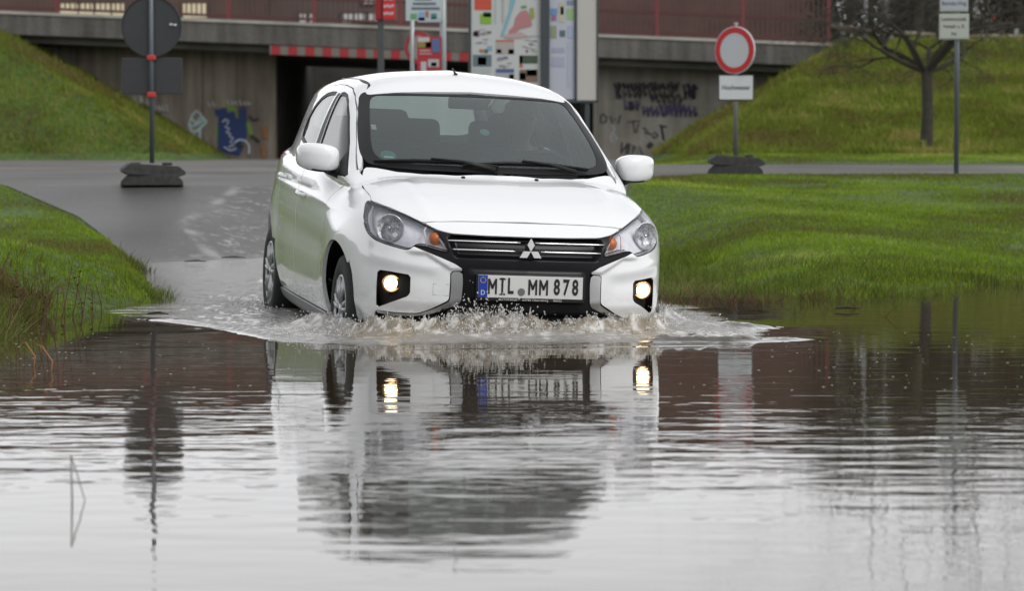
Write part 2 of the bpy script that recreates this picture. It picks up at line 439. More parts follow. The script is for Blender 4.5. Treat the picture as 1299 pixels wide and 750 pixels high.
# ---- windscreen, bonnet, nose
hood=mirT([(.628,0),(.628,.1),(.626,.214),(.617,.35),(.610,.442),(.604,.498),(.552,.542),(.472,.597),(.368,.652),(.246,.694),(.194,.688),(.04,.692),(-.077,.686),(-.183,.668),(-.228,.650),(-.195,.603),(-.105,.50),(-.035,.38),(.02,.22),(.035,0)])
def dhood(p):
    x,y=p[...,0],nab(p[...,1]); return .006*sstep(.50,.60,y+.25*clip(x-.1,0,1))*0+.004*gau(y,.30,.12)
ho=panel('bonnet','T',hood,M_white,C_,rim=.014)
nb=MB()
for y in (-.19,.19):
    p=onhull('T',[(.045,y)],off=.003)[0]; nb.lathe([(0,.006),(.008,.005),(.011,0),(.011,-.004)],p,(.1,0,1),12)
    nb.build('washer_nozzle',M_bmatt,C_); nb=MB()
nose=mir([(0,.784),(5,.784),(10,.784),(15,.782),(20.1,.777),(22.3,.770),(19.6,.744),(18.3,.735),(16.1,.7255),(9,.7215),(0,.7205)])
panel('nose_panel','F',nose,M_white,C_,rim=.012,off=.001)
wsL=[(0,.9985),(.2,.998),(.4,.999),(.55,1.003),(.605,1.010),(.633,1.02),(.650,1.043),(.657,1.08),(.651,1.13),(.634,1.2),(.609,1.28),(.580,1.35),(.552,1.373),(.506,1.374),(.312,1.379),(.159,1.382),(0,1.384)]
inn=[(0,1.032),(.2,1.030),(.4,1.031),(.53,1.037),(.575,1.05),(.592,1.08),(.590,1.13),(.575,1.2),(.553,1.28),(.53,1.34),(.50,1.358),(.312,1.366),(.159,1.369),(0,1.371)]
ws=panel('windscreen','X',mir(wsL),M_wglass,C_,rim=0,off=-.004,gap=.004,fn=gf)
panel('black_border','X',mir(wsL),M_bmatt,ws,holes=[mir(inn)],rim=.006,off=-.001,gap=.002,fn=gf)
# cowl under the wipers
cow=mirT([(.048,0),(.03,.22),(-.03,.38),(-.10,.50),(-.19,.603),(-.235,.645),(-.30,.62),(-.25,.5),(-.12,.3),(-.06,0)])
panel('cowl','T',cow,M_bmatt,C_,rim=.02,off=-.032,fn=lambda p: lower(p[...,0],p[...,1],p[...,2]))
# wipers
for pts,pv in ((((-.60,1.016),(-.40,1.028),(-.2,1.030),(-.0,1.014)),(-.02,.992)),(((-.18,1.016),(.05,1.034),(.28,1.033),(.50,1.014)),(.42,.992))):
    b=MB(); X=onhull('X',pts,off=.022,fn=gf); b.tube(X,[.006,.009,.009,.006],6)
    X2=onhull('X',pts,off=.010,fn=gf); b.tube(X2,.005,5)
    w=b.build('wiper',M_bmatt,C_,smooth=True)
    b=MB(); a0=onhull('X',[(pv[0],pv[1]+.008)],off=.02,fn=gf)[0]; mid=X[1]+(X[2]-X[1])*.35+np.array([.008,0,.012])
    b.tube([a0,(a0+mid)/2+np.array([0,0,.012]),mid],[.012,.009,.006],6); b.build('wiper_arm',M_bmatt,w,smooth=True)
# ---- front end
GR=[(0,.7205),(9,.7215),(16.1,.7255),(18.3,.735),(19.3,.742),(17.9,.70),(16.4,.647),(16.9,.634),(20,.650),(21.8,.661),(23.6,.660),(23.2,.652),(20.5,.631),(17.3,.604),(14.7,.579),(13.4,.557),(13.25,.50),(13.3,.406),(13.9,.383),(15.6,.368),(19.7,.330),(21,.30),(21,.20),(0,.19)]
def dgr(p):
    th=np.degrees(np.arctan2(nab(p[...,1]),p[...,0]-TH0)); z=p[...,2]
    up=sstep(.610,.632,z)*(1-sstep(.708,.716,z))*(1-sstep(14.2+18*(z-.62),15.4+18*(z-.62),th))
    lowi=sstep(.355,.335,z)*(1-sstep(18,19.5,th))
    pl=.012*sstep(.40,.425,z)*sstep(.56,.54,z)*(1-sstep(11.2,12.4,th))
    return -.034*up-.04*lowi+pl
gr=panel('grille','F',mir(GR),M_black,C_,rim=.02,off=-.003,disp=dgr,step=.010,bstep=.009)
for z,te in ((.6925,16.7),(.6525,15.6)):
    for sg in (-1,1):
        b=MB(); a0=1.6 if z>.67 else 2.6
        X=onhull('F',[(sg*t,z+.0008*0) for t in np.linspace(a0,te,14)],off=.004); b.tube(X,.0042,6); b.build('chrome_bar',M_chrome,gr,smooth=True)
for z in (.712,.672,.632):
    b=MB(); X=onhull('F',[(t,z) for t in np.linspace(-14.5,14.5,24)],off=-.020); b.tube(X,.0024,5); b.build('grille_slat',M_bmatt,gr,smooth=True)
# three diamond badge
def diamond(b,c,ang,L,Wd):
    a=math.radians(ang); d=np.array([math.sin(a),math.cos(a)]); n=np.array([d[1],-d[0]]); c=np.array(c)
    q=[c,c+d*L/2+n*Wd/2,c+d*L,c+d*L/2-n*Wd/2]
    x=.768; b.poly([(x-.0,v[0],v[1]) for v in q],.008,n=(1,0,0))
b=MB(); cb=(.006,.657)
for an in (0,120,240): diamond(b,cb,an,.062,.036)
b.build('three_diamond_badge',mat('bright badge metal',(.85,.86,.88),.3,metal=.35),gr)
b=MB(); b.box((.752,.006,.655),(.02,.05,.075),bev=.01); b.build('badge_mount',M_bmatt,gr)
# number plate
pc=Vector((.772,.012,.477)); pt=Matrix.Rotation(math.radians(-4),4,'Y')
PL=empty('number_plate'); PL.parent=C_; PL.location=pc; PL.rotation_euler=(0,math.radians(-3),0)
MB().box((0,0,0),(.008,.54,.130),bev=.003).build('plate_holder',M_bmatt,PL)
MB().box((.006,0.0,.006),(.004,.520,.108),bev=.0015).build('plate_face',M_plate,PL)
MB().box((.0085,-.237,.006),(.003,.045,.106),bev=.001).build('blue_strip',M_eu,PL)
fr_=frame((.0085,0,.006),(0,1,0),(0,0,1))
def ptx(body,y,size,sx,m=M_pblack,z=.0,name='lettering'):
    return text(body,name,m,PL,frame((.0092,y,.006+z),(0,1,0),(0,0,1)),size,sx,.0006,bold=.0030 if size>.05 else 0)
for ch,y in (('I',-.141),('L',-.101),('8',.130),('7',.176),('8',.222)):
    ptx(ch,y,.105,.60)
for y in (-.190,.010,.064):
    b=MB(); h=.0375; w=.0175; t=.0095
    for q in (-w,w): b.poly([(.0092,y+q-t/2,.006-h),(.0092,y+q+t/2,.006-h),(.0092,y+q+t/2,.006+h),(.0092,y+q-t/2,.006+h)],.0007,n=(1,0,0))
    for q in (-1,1): b.poly([(.0094,y+q*(w+t/2),.006+h),(.0094,y+q*(w+t/2-.009),.006+h),(.0094,y-q*.004,.006-h*.05),(.0094,y+q*.0,.006-h*.35),(.0094,y+q*.004,.006-h*.35)],.0007,n=(1,0,0))
    b.build('lettering',M_pblack,PL)
for z in (-.031,.043): MB().box((.0095,-.141,z),(.0012,.030,.008)).build('letter_serif',M_pblack,PL)
text('D','lettering',M_plate,PL,frame((.0102,-.237,-.026),(0,1,0),(0,0,1)),.034,.9,.0005)
b=MB()
for k in range(12):
    a=k*math.pi/6; b.box((.0105,-.237+.013*math.sin(a),.036+.013*math.cos(a)),(.0008,.003,.003))
b.build('star_ring',mat('star yellow',(.8,.6,.05),.4),PL)
MB().lathe([(0,.0022),(.018,.0022),(.0185,0)],(.0085,-.046,-.018),(1,0,0),24).build('seal',M_seal,PL)
text('AUTOHAUS  ·  63785 Obernburg  ·  06022','lettering',M_plate,PL,frame((.0048,0,-.0565),(0,1,0),(0,0,1)),.0145,1.22,.0003)

# ---- head lamps, fog lamps, bumper, chrome corner, per side (sg=-1: the car's right, nearer the left of the picture)
LAMP=[(41.4,.848),(39.5,.851),(33.9,.836),(29.0,.816),(25.1,.792),(22.5,.770),(19.5,.743),(17.9,.70),(16.4,.647),(16.9,.635),(20,.651),(21.8,.662),(23.4,.661),(24.1,.648),(25,.637),(26.4,.641),(28.3,.649),(31,.660),(33.4,.674),(35.3,.693),(36.9,.721),(38.2,.760),(39.9,.806)]
FOG=[(31.9,.529),(29.4,.529),(24.0,.5185),(23.9,.431),(24.5,.413),(31.9,.3435),(32.0,.458)]
BMP=[(23.7,.658),(24.1,.648),(25,.637),(26.4,.641),(28.3,.649),(31,.660),(33.4,.674),(35.3,.693),(36.9,.721),(38.0,.755),(39.4,.70),(41.0,.63),(42.6,.552),(40.9,.50),(40.0,.43),(39.8,.36),(40.3,.27),(38,.262),(33,.258),(32.2,.334),(27.8,.329),(22.3,.333),(19.7,.357),(16.3,.401),(15.9,.413),(15.8,.493),(15.9,.5475),(13.45,.551),(13.6,.561),(14.7,.582),(17.3,.607),(20.5,.634)]
def dbmp(p):
    th=np.degrees(np.arctan2(nab(p[...,1]),p[...,0]-TH0)); z=p[...,2]
    zr=.552+.0135*(clip(th,15.7,20.9)-15.7)                       # blade crease
    blade=.012*sstep(zr-.008,zr+.014,z)*(1-sstep(22.5,26,th))*sstep(.66,.64,z)
    zc=.548+.0025*(th-16)
    crease=.005*gau(z,zc,.03)*sstep(16,20,th)*(1-sstep(33,40,th))-.0035*gau(z,zc-.055,.04)*sstep(17,21,th)*(1-sstep(30,36,th))
    lowr=-.016*sstep(.40,.335,z)*(1-sstep(30,34,th))
    return blade+crease+lowr
def fillet(sgn,o): return [(sgn*a,b) for a,b in o]
for sg in (-1,1):
    bp=panel('bumper','F',fillet(sg,BMP),M_white,C_,holes=[fillet(sg,FOG)],disp=dbmp,rim=.008,step=.008,gap=.0008)
    # tow eye cover line
    if sg<0:
        q=[(16.2,.482),(19.0,.482),(19.0,.428),(16.2,.428)]
        X=onhull('F',fillet(sg,[(16,.482),(19.2,.482),(19.2,.428),(16,.428)]),off=.0002,fn=lambda p: hull(p)-dbmp(p)); MB().tube(X,.0011,4).build('cover_seam',M_greyst,bp)
    hl=panel('headlight','F',fillet(sg,LAMP),M_clear,C_,rim=0,off=-.001,gap=.004,step=.014)
    ins=inset(smooth_poly(np.array([(a*SC['F'],b) for a,b in fillet(sg,LAMP)]),1),.0042); ins=[(a/SC['F'],b) for a,b in ins]
    panel('black_seal','F',fillet(sg,LAMP),M_black,hl,holes=[ins],rim=.012,off=-.0025,gap=.0005,step=.02)
    dl=lambda p: -.050+0*p[...,0]
    bez=panel('lamp_bezel','F',fillet(sg,LAMP),M_lampb,hl,rim=0,disp=dl,gap=.008,step=.014)
    # side wall of the lamp bowl
    o=[(a,b) for a,b in ins]; k=len(o)
    A=onhull('F',o,off=-.004); B=onhull('F',o,fn=lambda p: hull(p)+.052)
    mesh('lamp_wall',np.concatenate([A,B]),[(i,(i+1)%k,k+(i+1)%k,k+i) for i in range(k)],M_reflect,hl,True)
    c=onhull('F',[(sg*29.8,.735)],fn=lambda p: hull(p)+.014)[0]; ax=np.array([.92,sg*.34,.05])
    MB().lathe([(.012,-.024),(.030,-.020),(.050,-.008),(.064,.010),(.066,.012),(.069,.006)],c,ax,32).build('reflector',M_reflect,hl,smooth=True)
    MB().lathe([(0,.010),(.008,.009),(.011,0),(.011,-.03)],c,ax,14).build('bulb',M_chrome,hl,smooth=True)
    c=onhull('F',[(sg*19.6,.700)],fn=lambda p: hull(p)+.030)[0]
    MB().lathe([(0,.016),(.012,.014),(.024,.004),(.032,-.010),(.034,-.02)],c+np.array([.012,0,0]),(.96,sg*.2,.1),20).build('indicator_bulb',M_amber,hl,smooth=True)
    X1=onhull('F',fillet(sg,[(21.6,.765),(22.0,.74),(21.4,.70),(21.0,.664)]),off=-.012); MB().tube(X1,[.004,.006,.006,.004],6).build('divider_fin',M_trimw,hl,smooth=True)
    X1=onhull('F',fillet(sg,[(38.5,.84),(37.6,.80),(36.6,.76),(35.2,.715),(33.6,.69)]),off=-.02); MB().tube(X1,[.006,.012,.012,.010,.006],8).build('lamp_trim',M_trimw,hl,smooth=True)
    X1=onhull('F',fillet(sg,[(17.0,.655),(17.6,.685),(18.8,.715)]),off=-.018); MB().tube(X1,[.006,.009,.004],8).build('lamp_trim',M_trimw,hl,smooth=True)
    # fog lamp
    o=resample(np.array([(a*SC['F'],b) for a,b in fillet(sg,FOG)]),.012); o=inset(o,.001); o=[(a/SC['F'],b) for a,b in o]; k=len(o)
    fB=lambda p: hull(p)-dbmp(p)
    A=onhull('F',o,off=-.001,fn=fB); B=onhull('F',o,fn=lambda p: hull(p)+.075)
    B=B+(B.mean(0)-B)*.04
    V=np.concatenate([A,B]); Fc=[(i,(i+1)%k,k+(i+1)%k,k+i) for i in range(k)]+[tuple(range(k,2*k))]
    fg=mesh('fog_light',V,Fc,M_black,C_,False)
    c=onhull('F',[(sg*28.8,.468)],fn=lambda p: hull(p)+.034)[0]; ax=np.array([1,-sg*.0+ -.0,0]); 
    MB().lathe([(0,.006),(.02,.005),(.032,.001),(.035,-.004)],c,(1,0,0),32).build('lit_lens',M_fog,fg,smooth=True)
    MB().lathe([(.034,-.006),(.039,.002),(.044,.003),(.047,-.004),(.047,-.03)],c+np.array([0,-sg*.006,0]),(1,0,0),32).build('lamp_collar',M_fogring,fg,smooth=True)
    # chrome corner bracket
    CH=[(15.85,.546),(13.45,.548),(13.2,.50),(13.25,.462),(13.4,.406),(14,.385),(15.6,.369),(19.7,.331),(22.5,.318),(27,.312),(32,.318),(32,.337),(27.8,.327),(22.3,.331),(19.7,.354),(17.6,.378),(16.0,.400),(15.75,.413),(15.65,.493)]
    panel('chrome_bracket','F',fillet(sg,CH),M_satin,C_,rim=.02,step=.012,off=.002,disp=lambda p: -.016*sstep(.42,.34,p[...,2]))
    # wing
    ar=lambda a0,a1,n,r=.352,cx=0.: [(cx+r*math.cos(math.radians(t)),.285+r*math.sin(math.radians(t))) for t in np.linspace(a0,a1,n)]
    WG=[(-.232,.988),(-.215,.975),(-.183,.959),(-.130,.937),(-.077,.916),(-.02,.904),(.037,.897),(.12,.884),(.194,.870),(.246,.851),(.204,.848),(.287,.806),(.335,.772),(.357,.759),(.365,.752),(.33,.66),(.285,.575)]+ar(45,178,24)+[(-.352,.225),(-.425,.225),(-.425,.78),(-.40,.84),(-.335,.905),(-.262,.95)]
    panel('front_wing','S',WG,M_white,C_,s=sg,rim=.02,gap=.0008)
    # doors with window openings
    W1=[(-.245,.946),(-.52,1.112),(-.76,1.240),(-.93,1.320),(-1.06,1.352),(-1.20,1.362),(-1.275,1.355),(-1.235,1.2),(-1.185,1.0),(-1.15,.975),(-.70,.944)]
    D1=[(-.427,.235),(-.427,.78),(-.402,.84),(-.337,.905),(-.262,.950),(-.228,.975),(-.49,1.132),(-.73,1.262),(-.92,1.350),(-1.08,1.384),(-1.32,1.398),(-1.335,1.2),(-1.335,.235)]
    def ddoor(p):
        x,z=p[...,0],p[...,2]; return -.004*gau(z,.40,.05)*0
    dr=panel('front_door','S',D1,M_white,C_,s=sg,holes=[W1],rim=.03,gap=.0018)
    gl=panel('side_window','S',W1,M_sglass,dr,s=sg,rim=0,off=-.008,gap=-.003,sm=1)
    W1i=[(a/1,b) for a,b in inset(resample(smooth_poly(np.array(W1),1),.012),.014)]
    panel('window_seal','S',W1,M_bmatt,dr,s=sg,holes=[W1i],rim=.006,off=-.004,gap=-.001,sm=0)
    panel('mirror_triangle','S',[(-.25,.950),(-.47,1.075),(-.47,.950)],M_bmatt,dr,s=sg,rim=.004,off=-.001,gap=.001)
    panel('pillar_cover','S',[(-1.285,1.355),(-1.335,1.352),(-1.325,1.15),(-1.30,.99),(-1.19,.985),(-1.245,1.2)],M_bmatt,dr,s=sg,rim=0,off=.0015,gap=.001,sm=0)
    W2=[(-1.385,1.358),(-1.55,1.357),(-1.72,1.345),(-1.86,1.318),(-1.98,1.268),(-2.07,1.19),(-2.09,1.12),(-2.02,1.082),(-1.65,1.045),(-1.34,.992),(-1.36,1.15)]
    D2=[(-1.341,.235),(-1.341,1.2),(-1.326,1.398),(-1.55,1.397),(-1.75,1.386),(-1.92,1.352),(-2.05,1.29),(-2.15,1.20),(-2.19,1.10),(-2.17,.90),(-2.06,.72)]+ar(150,174,3,.375,-2.45)[0:0]+[(-2.0,.62),(-2.08,.50),(-2.085,.235)]
    D2=[(a if a>-2.0 or b>.66 else max(a,-2.45+.372),b) for a,b in D2]
    dr2=panel('rear_door','S',D2,M_white,C_,s=sg,holes=[W2],rim=.03,gap=.0018)
    panel('side_window','S',W2,M_sglass,dr2,s=sg,rim=0,off=-.008,gap=-.003)
    W2i=[(a,b) for a,b in inset(resample(smooth_poly(np.array(W2),1),.012),.014)]
    panel('window_seal','S',W2,M_bmatt,dr2,s=sg,holes=[W2i],rim=.006,off=-.004,gap=-.001,sm=0)
    for dd,hx,hz in ((dr,-1.14,.805),(dr2,-1.96,.862)):
        X=onhull('S',[(hx-.09,hz+.006),(hx-.06,hz+.005),(hx,hz+.002),(hx+.06,hz),(hx+.09,hz-.002)],s=sg,off=.0)
        Nn=grad(X); X=X+Nn*np.array([.002,.026,.032,.026,.002])[:,None]
        MB().tube(X,[.010,.012,.013,.012,.010],8).build('door_handle',M_white,dd,smooth=True)
    # quarter panel
    zt=[(-2.05,1.29),(-1.92,1.352)]
    QP=[(-2.078,.50),(-2.065,.60),(-2.065,.72),(-2.172,.90),(-2.192,1.10),(-2.152,1.20),(-2.052,1.293),(-2.1,1.385),(-2.5,1.355),(-2.75,1.28),(-2.82,1.1),(-2.95,.98),(-2.99,.6),(-2.98,.3),(-2.84,.25)]+[(-2.45+.352*math.cos(math.radians(t)),.285+.352*math.sin(math.radians(t))) for t in np.linspace(-4,142,24)]
    QP=QP[:14]+[(-2.84,.25)]+[(-2.45+.352*math.cos(math.radians(t)),.285+.352*math.sin(math.radians(t))) for t in np.linspace(184,38,24)]
    panel('quarter_panel','S',QP,M_white,C_,s=sg,rim=.02,gap=.0008)
    # pillar and roof rail up to the drip channel
    top=[(-.80,.50),(-1.0,.50),(-1.3,.50),(-1.7,.495),(-2.1,.485),(-2.45,.47),(-2.70,.45)]
    Xt=march('T',np.array([a for a,b in top]),np.array([b for a,b in top])); zt=[float(v) for v in Xt[:,2]]
    wl=onhull('X',[(.640,1.043),(.648,1.08),(.642,1.13),(.625,1.2),(.60,1.28),(.572,1.35),(.548,1.371)],fn=gf)
    RL=[(-.228,.980),(-.24,1.0)]+[(float(a[0])-.006,float(a[2])) for a in wl]+[(-.834,float(march('T',np.array([-.834]),np.array([.504]))[0,2])-.001)]+[(top[i][0],zt[i]-.002) for i in range(1,len(top))]+[(-2.72,1.29),(-2.5,1.356),(-2.1,1.386),(-2.05,1.293),(-1.92,1.353),(-1.75,1.387),(-1.55,1.398),(-1.32,1.399),(-1.08,1.386),(-.92,1.352),(-.73,1.264),(-.49,1.134)]
    panel('roof_side_rail','S',RL,M_white,C_,s=sg,rim=.02,gap=.0012,step=.012)
    # sill strip
    SK=[(-.345,.30),(-.355,.222),(-2.09,.222),(-2.10,.17),(-.34,.17),(-.34,.24)]
    panel('side_sill','S',[(-.356,.232),(-2.085,.232),(-2.085,.165),(-.335,.165)],M_greyst,C_,s=sg,rim=.02,off=.012,gap=.001)
    X=onhull('T',[(a,b*sg+sg*.004) for a,b in top[1:-2]],off=-.003); MB().tube(X,.0045,6).build('drip_channel',M_greyst,C_,smooth=True)
# ---- roof, tailgate
rf=mirT([(-.768,0),(-.770,.15),(-.783,.312),(-.810,.44),(-.828,.50),(-.843,.532),(-.868,.545),(-.90,.540),(-.95,.506),(-1.0,.502),(-1.3,.502),(-1.7,.497),(-2.1,.487),(-2.45,.472),(-2.72,.45),(-2.78,.3),(-2.8,0)])
panel('roof','T',rf,M_white,C_,rim=.012,gap=.002,step=.022,off=.0012)
RW=mir([(0,1.10),(.42,1.11),(.50,1.14),(.46,1.30),(.40,1.345),(0,1.355)])
TG=mir([(0,.30),(.70,.30),(.72,.6),(.70,.9),(.64,1.05),(.56,1.25),(.50,1.345),(.44,1.39),(0,1.40)])
M_ = M_rglass
tg=panel('tailgate','R',TG,M_white,C_,holes=[RW],rim=.01,step=.025)
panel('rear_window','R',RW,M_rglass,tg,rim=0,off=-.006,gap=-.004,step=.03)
for sg in (-1,1): panel('tail_light','R',[(sg*.55,.70),(sg*.71,.70),(sg*.70,.98),(sg*.60,.95)],mat('red lamp',(.4,.01,.01),.2),tg,rim=.01,off=.004,step=.02)
# aerial
a0=onhull('T',[(-1.02,-.03)],off=0)[0]
MB().tube([a0,a0+np.array([-.03,0,.012]),a0+np.array([-.10,0,.035])],[.012,.006,.004],6).build('aerial',M_bmatt,C_,smooth=True)
# ---- inner dark shell behind the panels
fi=lambda p: lower(p[...,0],p[...,1],p[...,2])+.06
panel('inner_shell','F',mir([(0,.74),(20,.74),(34,.80),(43,.80),(43,.2),(0,.2)]),M_dark,C_,fn=fi,rim=0,gap=0,step=.03,sm=0)
for sg in (-1,1):
    for cx in (0,-2.45):
        b=MB(); r=.365; n=20
        V=[];F=[]
        for i in range(n+1):
            t=math.radians(-5+190*i/n)
            for y in (.735,.50): V.append((cx+r*math.cos(t),sg*y,.285+r*math.sin(t)))
        for i in range(n): F.append((2*i,2*i+1,2*i+3,2*i+2))
        V.append((cx,sg*.50,.285)); c0=len(V)-1
        for i in range(n): F.append((2*i+1,c0,2*i+3))
        mesh('wheel_well',V,F,M_dark,C_)
MB().box((-1.2,0,.20),(3.2,1.2,.06)).box((-1.2,0,.24),(1.7,1.5,.05)).build('underbody',M_dark,C_)
# ---- cabin
cab=MB()
cab.box((-.36,0,.865),(.44,1.16,.12),bev=.04).box((-.44,0,.78),(.22,1.26,.26),bev=.06); cab.build('dashboard',M_dash,C_,sharp=40)
MB().box((-.47,.36,.965),(.12,.34,.06),bev=.025).build('instrument_hood',M_dash,C_,sharp=40)
for sg in (-1,1):
    for x0,x1 in ((-.40,-1.32),(-1.36,-2.1)):
        MB().box(((x0+x1)/2,sg*.655,.61),(abs(x1-x0),.06,.50),bev=.02).build('door_card',M_dash,C_,sharp=40)
def seat(x,y,w,rear=False):
    b=MB(); tl=Matrix.Rotation(math.radians(-14),3,'Y')
    b.box((x+.22,y,.50),(.50,w,.16),bev=.05); b.box((x-.10,y,.80),(.13,w,.58),rot=tl,bev=.055)
    s_=b.build('seat',M_seat,C_,sharp=50)
    for yy in ([y] if not rear else [y-.42,y,y+.42]):
        h=MB().box((x-.20,yy,1.195 if not rear else 1.13),(.09,.25,.17),rot=tl,bev=.04)
        for q in (-.05,.05): h.tube([(x-.18,yy+q,1.05),(x-.195,yy+q,1.15)],.006,6)
        h.build('headrest',M_seat,s_,sharp=50)
seat(-1.05,-.36,.50); seat(-1.15,.36,.50); seat(-1.95,0,1.25,True)
MB().box((-1.68,0,1.415),(1.30,.86,.02),bev=.008).build('headliner',M_roofl,C_)
sw=MB(); c=Vector((-.60,.36,.93)); ax=Vector((-.90,0,.43)).normalized(); u=Vector((0,1,0)); w=ax.cross(u)
sw.tube([c+(u*math.cos(t)+w*math.sin(t))*.185 for t in np.linspace(0,2*math.pi,33)],.016,8,cap=False)
for t in (0,math.pi,-math.pi/2): sw.tube([c,c+(u*math.cos(t)+w*math.sin(t))*.18],[.03,.015],6)
sw.lathe([(0,.02),(.06,.015),(.075,-.02)],c,ax,20); sw.build('steering_wheel',M_bmatt,C_,smooth=True)
MB().box((-.80,.0,1.335),(.03,.22,.065),bev=.02).tube([(-.80,0,1.365),(-.80,0,1.382)],.008,6).build('rear_view_mirror',M_bmatt,C_,sharp=40)
def sticker(nm,y,z,pts2,m,off):
    X=onhull('X',[(y+a,z+b) for a,b in pts2],off=off,fn=gf); MB().poly(X,.0012,n=(1,0,.3)).build(nm,m,ws)
circ=lambda r_,n=20,e=1.: [(r_*math.cos(2*math.pi*k/n),r_*e*math.sin(2*math.pi*k/n)) for k in range(n)]
sticker('green_badge',-.525,1.070,circ(.038,e=.6),mat('green badge',(.01,.24,.16),.5),-.010)
sticker('badge_strip',-.525,1.058,[(-.022,-.004),(.022,-.004),(.022,.004),(-.022,.004)],M_plate,-.006)
sticker('round_sticker',0,1.205,circ(.026,e=.62),mat('pale teal sticker',(.10,.20,.19),.5),-.010)
sticker('paper_sticker',-.560,1.205,[(-.012,-.012),(.012,-.012),(.012,.012),(-.012,.012)],M_plate,-.010)
# ---- door mirrors
for sg in (-1,1):
    bm=bmesh.new(); bmesh.ops.create_cube(bm,size=1); bmesh.ops.subdivide_edges(bm,edges=bm.edges[:],cuts=6,use_grid_fill=True)
    V=[];
    for v in bm.verts:
        p=v.co*2; q=Vector((p.x,p.y,p.z)); r=(abs(q.x)**3.6+abs(q.y)**3.6+abs(q.z)**3.6)**(1/3.6); q/=r
        yy=q.y*sg                                                  # outboard +
        hx=.075*(1-.15*max(yy,0)); hz=.074*(1-.10*max(yy,0)-.06*max(-yy,0)); 
        V.append((q.x*hx+(.035*(1-abs(yy)**2) if q.x>0 else 0)-yy*.025, q.y*.108, q.z*hz+ (.006*yy)))
    c=Vector((-.50,sg*.848,1.030))
    F=[[v.index for v in f.verts] for f in bm.faces]; bm.free()
    mi=[1 if (sum(V[i][2] for i in f)/len(f))<-.058 else 0 for f in F]
    mr=mesh('door_mirror',[Vector(v)+c for v in V],F,[M_white,M_bmatt],C_,True,midx=mi)
    MB().box(c+Vector((-.085,0,.0)),(.004,.15,.09),bev=.001).build('mirror_glass',M_chrome,mr)
    MB().tube([(-.43,sg*.70,.955),(-.45,sg*.745,.965),(-.48,sg*.80,.985)],[.045,.04,.038],10).build('mirror_foot',M_bmatt,mr,smooth=True)
# ---- wheels
for sx,x in ((0,0),(1,-2.45)):
    for sg in (-1,1):
        W=empty('wheel'); W.parent=C_; W.location=(x,sg*.705,.285)
        prof=[(.178,-.075),(.19,-.084),(.235,-.088),(.268,-.078),(.284,-.055),(.287,0),(.284,.055),(.268,.078),(.235,.088),(.19,.084),(.178,.075)]
        MB().lathe([(r,h) for r,h in prof],(0,0,0),(0,sg,0),48).build('tyre',M_rubber,W,smooth=True)
        b=MB(); b.lathe([(.181,.070),(.176,.082),(.166,.083),(.160,.072)],(0,0,0),(0,sg,0),48)
        b.lathe([(.160,.02),(.178,.0),(.178,-.07)],(0,0,0),(0,sg,0),40)
        rim=b.build('rim',M_silver,W,smooth=True)
        MB().lathe([(0,.030),(.165,.030)],(0,0,0),(0,sg,0),32).build('brake_disc',M_dark,W)
        for k in range(7):
            a=2*math.pi*k/7+.2
            for da in (-.13,.13):
                d0=Vector((math.cos(a),0,math.sin(a))); d1=Vector((math.cos(a+da),0,math.sin(a+da)))
                MB().tube([d0*.03+Vector((0,sg*.068,0)),d1*.10+Vector((0,sg*.078,0)),d1*.166+Vector((0,sg*.072,0))],[.014,.013,.016],6).build('spoke',M_silver,rim,smooth=True)
        MB().lathe([(0,.086),(.025,.084),(.036,.074),(.038,.06)],(0,0,0),(0,sg,0),20).build('centre_cap',M_silver,rim,smooth=True)
# ---- driver
M_skin=mat('skin',(.40,.26,.20),.55); M_hair=mat('light grey hair',(.32,.29,.24),.8,nscale=90,namt=.4); M_jk=mat('dark jacket',(.03,.035,.05),.9)
def skin_body(name,nodes,edges,m,parent=None,sub=2):
    me=bpy.data.meshes.new(name); me.from_pydata([n[:3] for n in nodes],edges,[]); me.materials.append(m)
    o=bpy.data.objects.new(name,me); COL.objects.link(o)
    sk=o.modifiers.new('s','SKIN'); 
    for i,n in enumerate(nodes):
        r=n[3]; me.skin_vertices[0].data[i].radius=(r,r if len(n)<5 else n[4]); me.skin_vertices[0].data[i].use_root=(i==0)
    sb=o.modifiers.new('d','SUBSURF'); sb.levels=sub; sb.render_levels=sub
    for p_ in me.polygons: p_.use_smooth=True
    sk.use_smooth_shade=True
    if parent: o.parent=parent
    return o
bx,by=-1.10,.36
nodes=[(bx,by,.60,.14,.17),(bx-.02,by,.75,.12,.16),(bx-.04,by,.90,.12,.18),(bx-.03,by,1.04,.10,.19),(bx-.01,by,1.10,.05,.06),(bx+.02,by,1.16,.05,.05),
 (bx+.04,by,1.22,.080,.070),(bx+.04,by,1.29,.085,.072),(bx+.03,by,1.345,.055,.05),
 (bx-.01,by-.19,1.03,.055),(bx+.12,by-.24,.84,.045),(bx+.34,by-.20,.92,.034),(bx+.43,by-.165,.965,.026),
 (bx-.01,by+.19,1.03,.055),(bx+.12,by+.24,.84,.045),(bx+.34,by+.20,.92,.034),(bx+.43,by+.165,.965,.026),
 (bx+.25,by-.11,.60,.085),(bx+.52,by-.14,.63,.065),(bx+.66,by-.13,.36,.05),(bx+.25,by+.11,.60,.085),(bx+.52,by+.14,.63,.065),(bx+.66,by+.13,.36,.05)]
edges=[(0,1),(1,2),(2,3),(3,4),(4,5),(5,6),(6,7),(7,8),(3,9),(9,10),(10,11),(11,12),(3,13),(13,14),(14,15),(15,16),(0,17),(17,18),(18,19),(0,20),(20,21),(21,22)]
drv=skin_body('person',nodes,edges,M_skin); tag(drv,'driver in dark jacket at the wheel behind the windscreen','person')
drv.matrix_world=CAR.matrix_world
jn=[(n[0],n[1],n[2],n[3]*1.09+.008,(n[4] if len(n)>4 else n[3])*1.07+.008) for n in nodes]
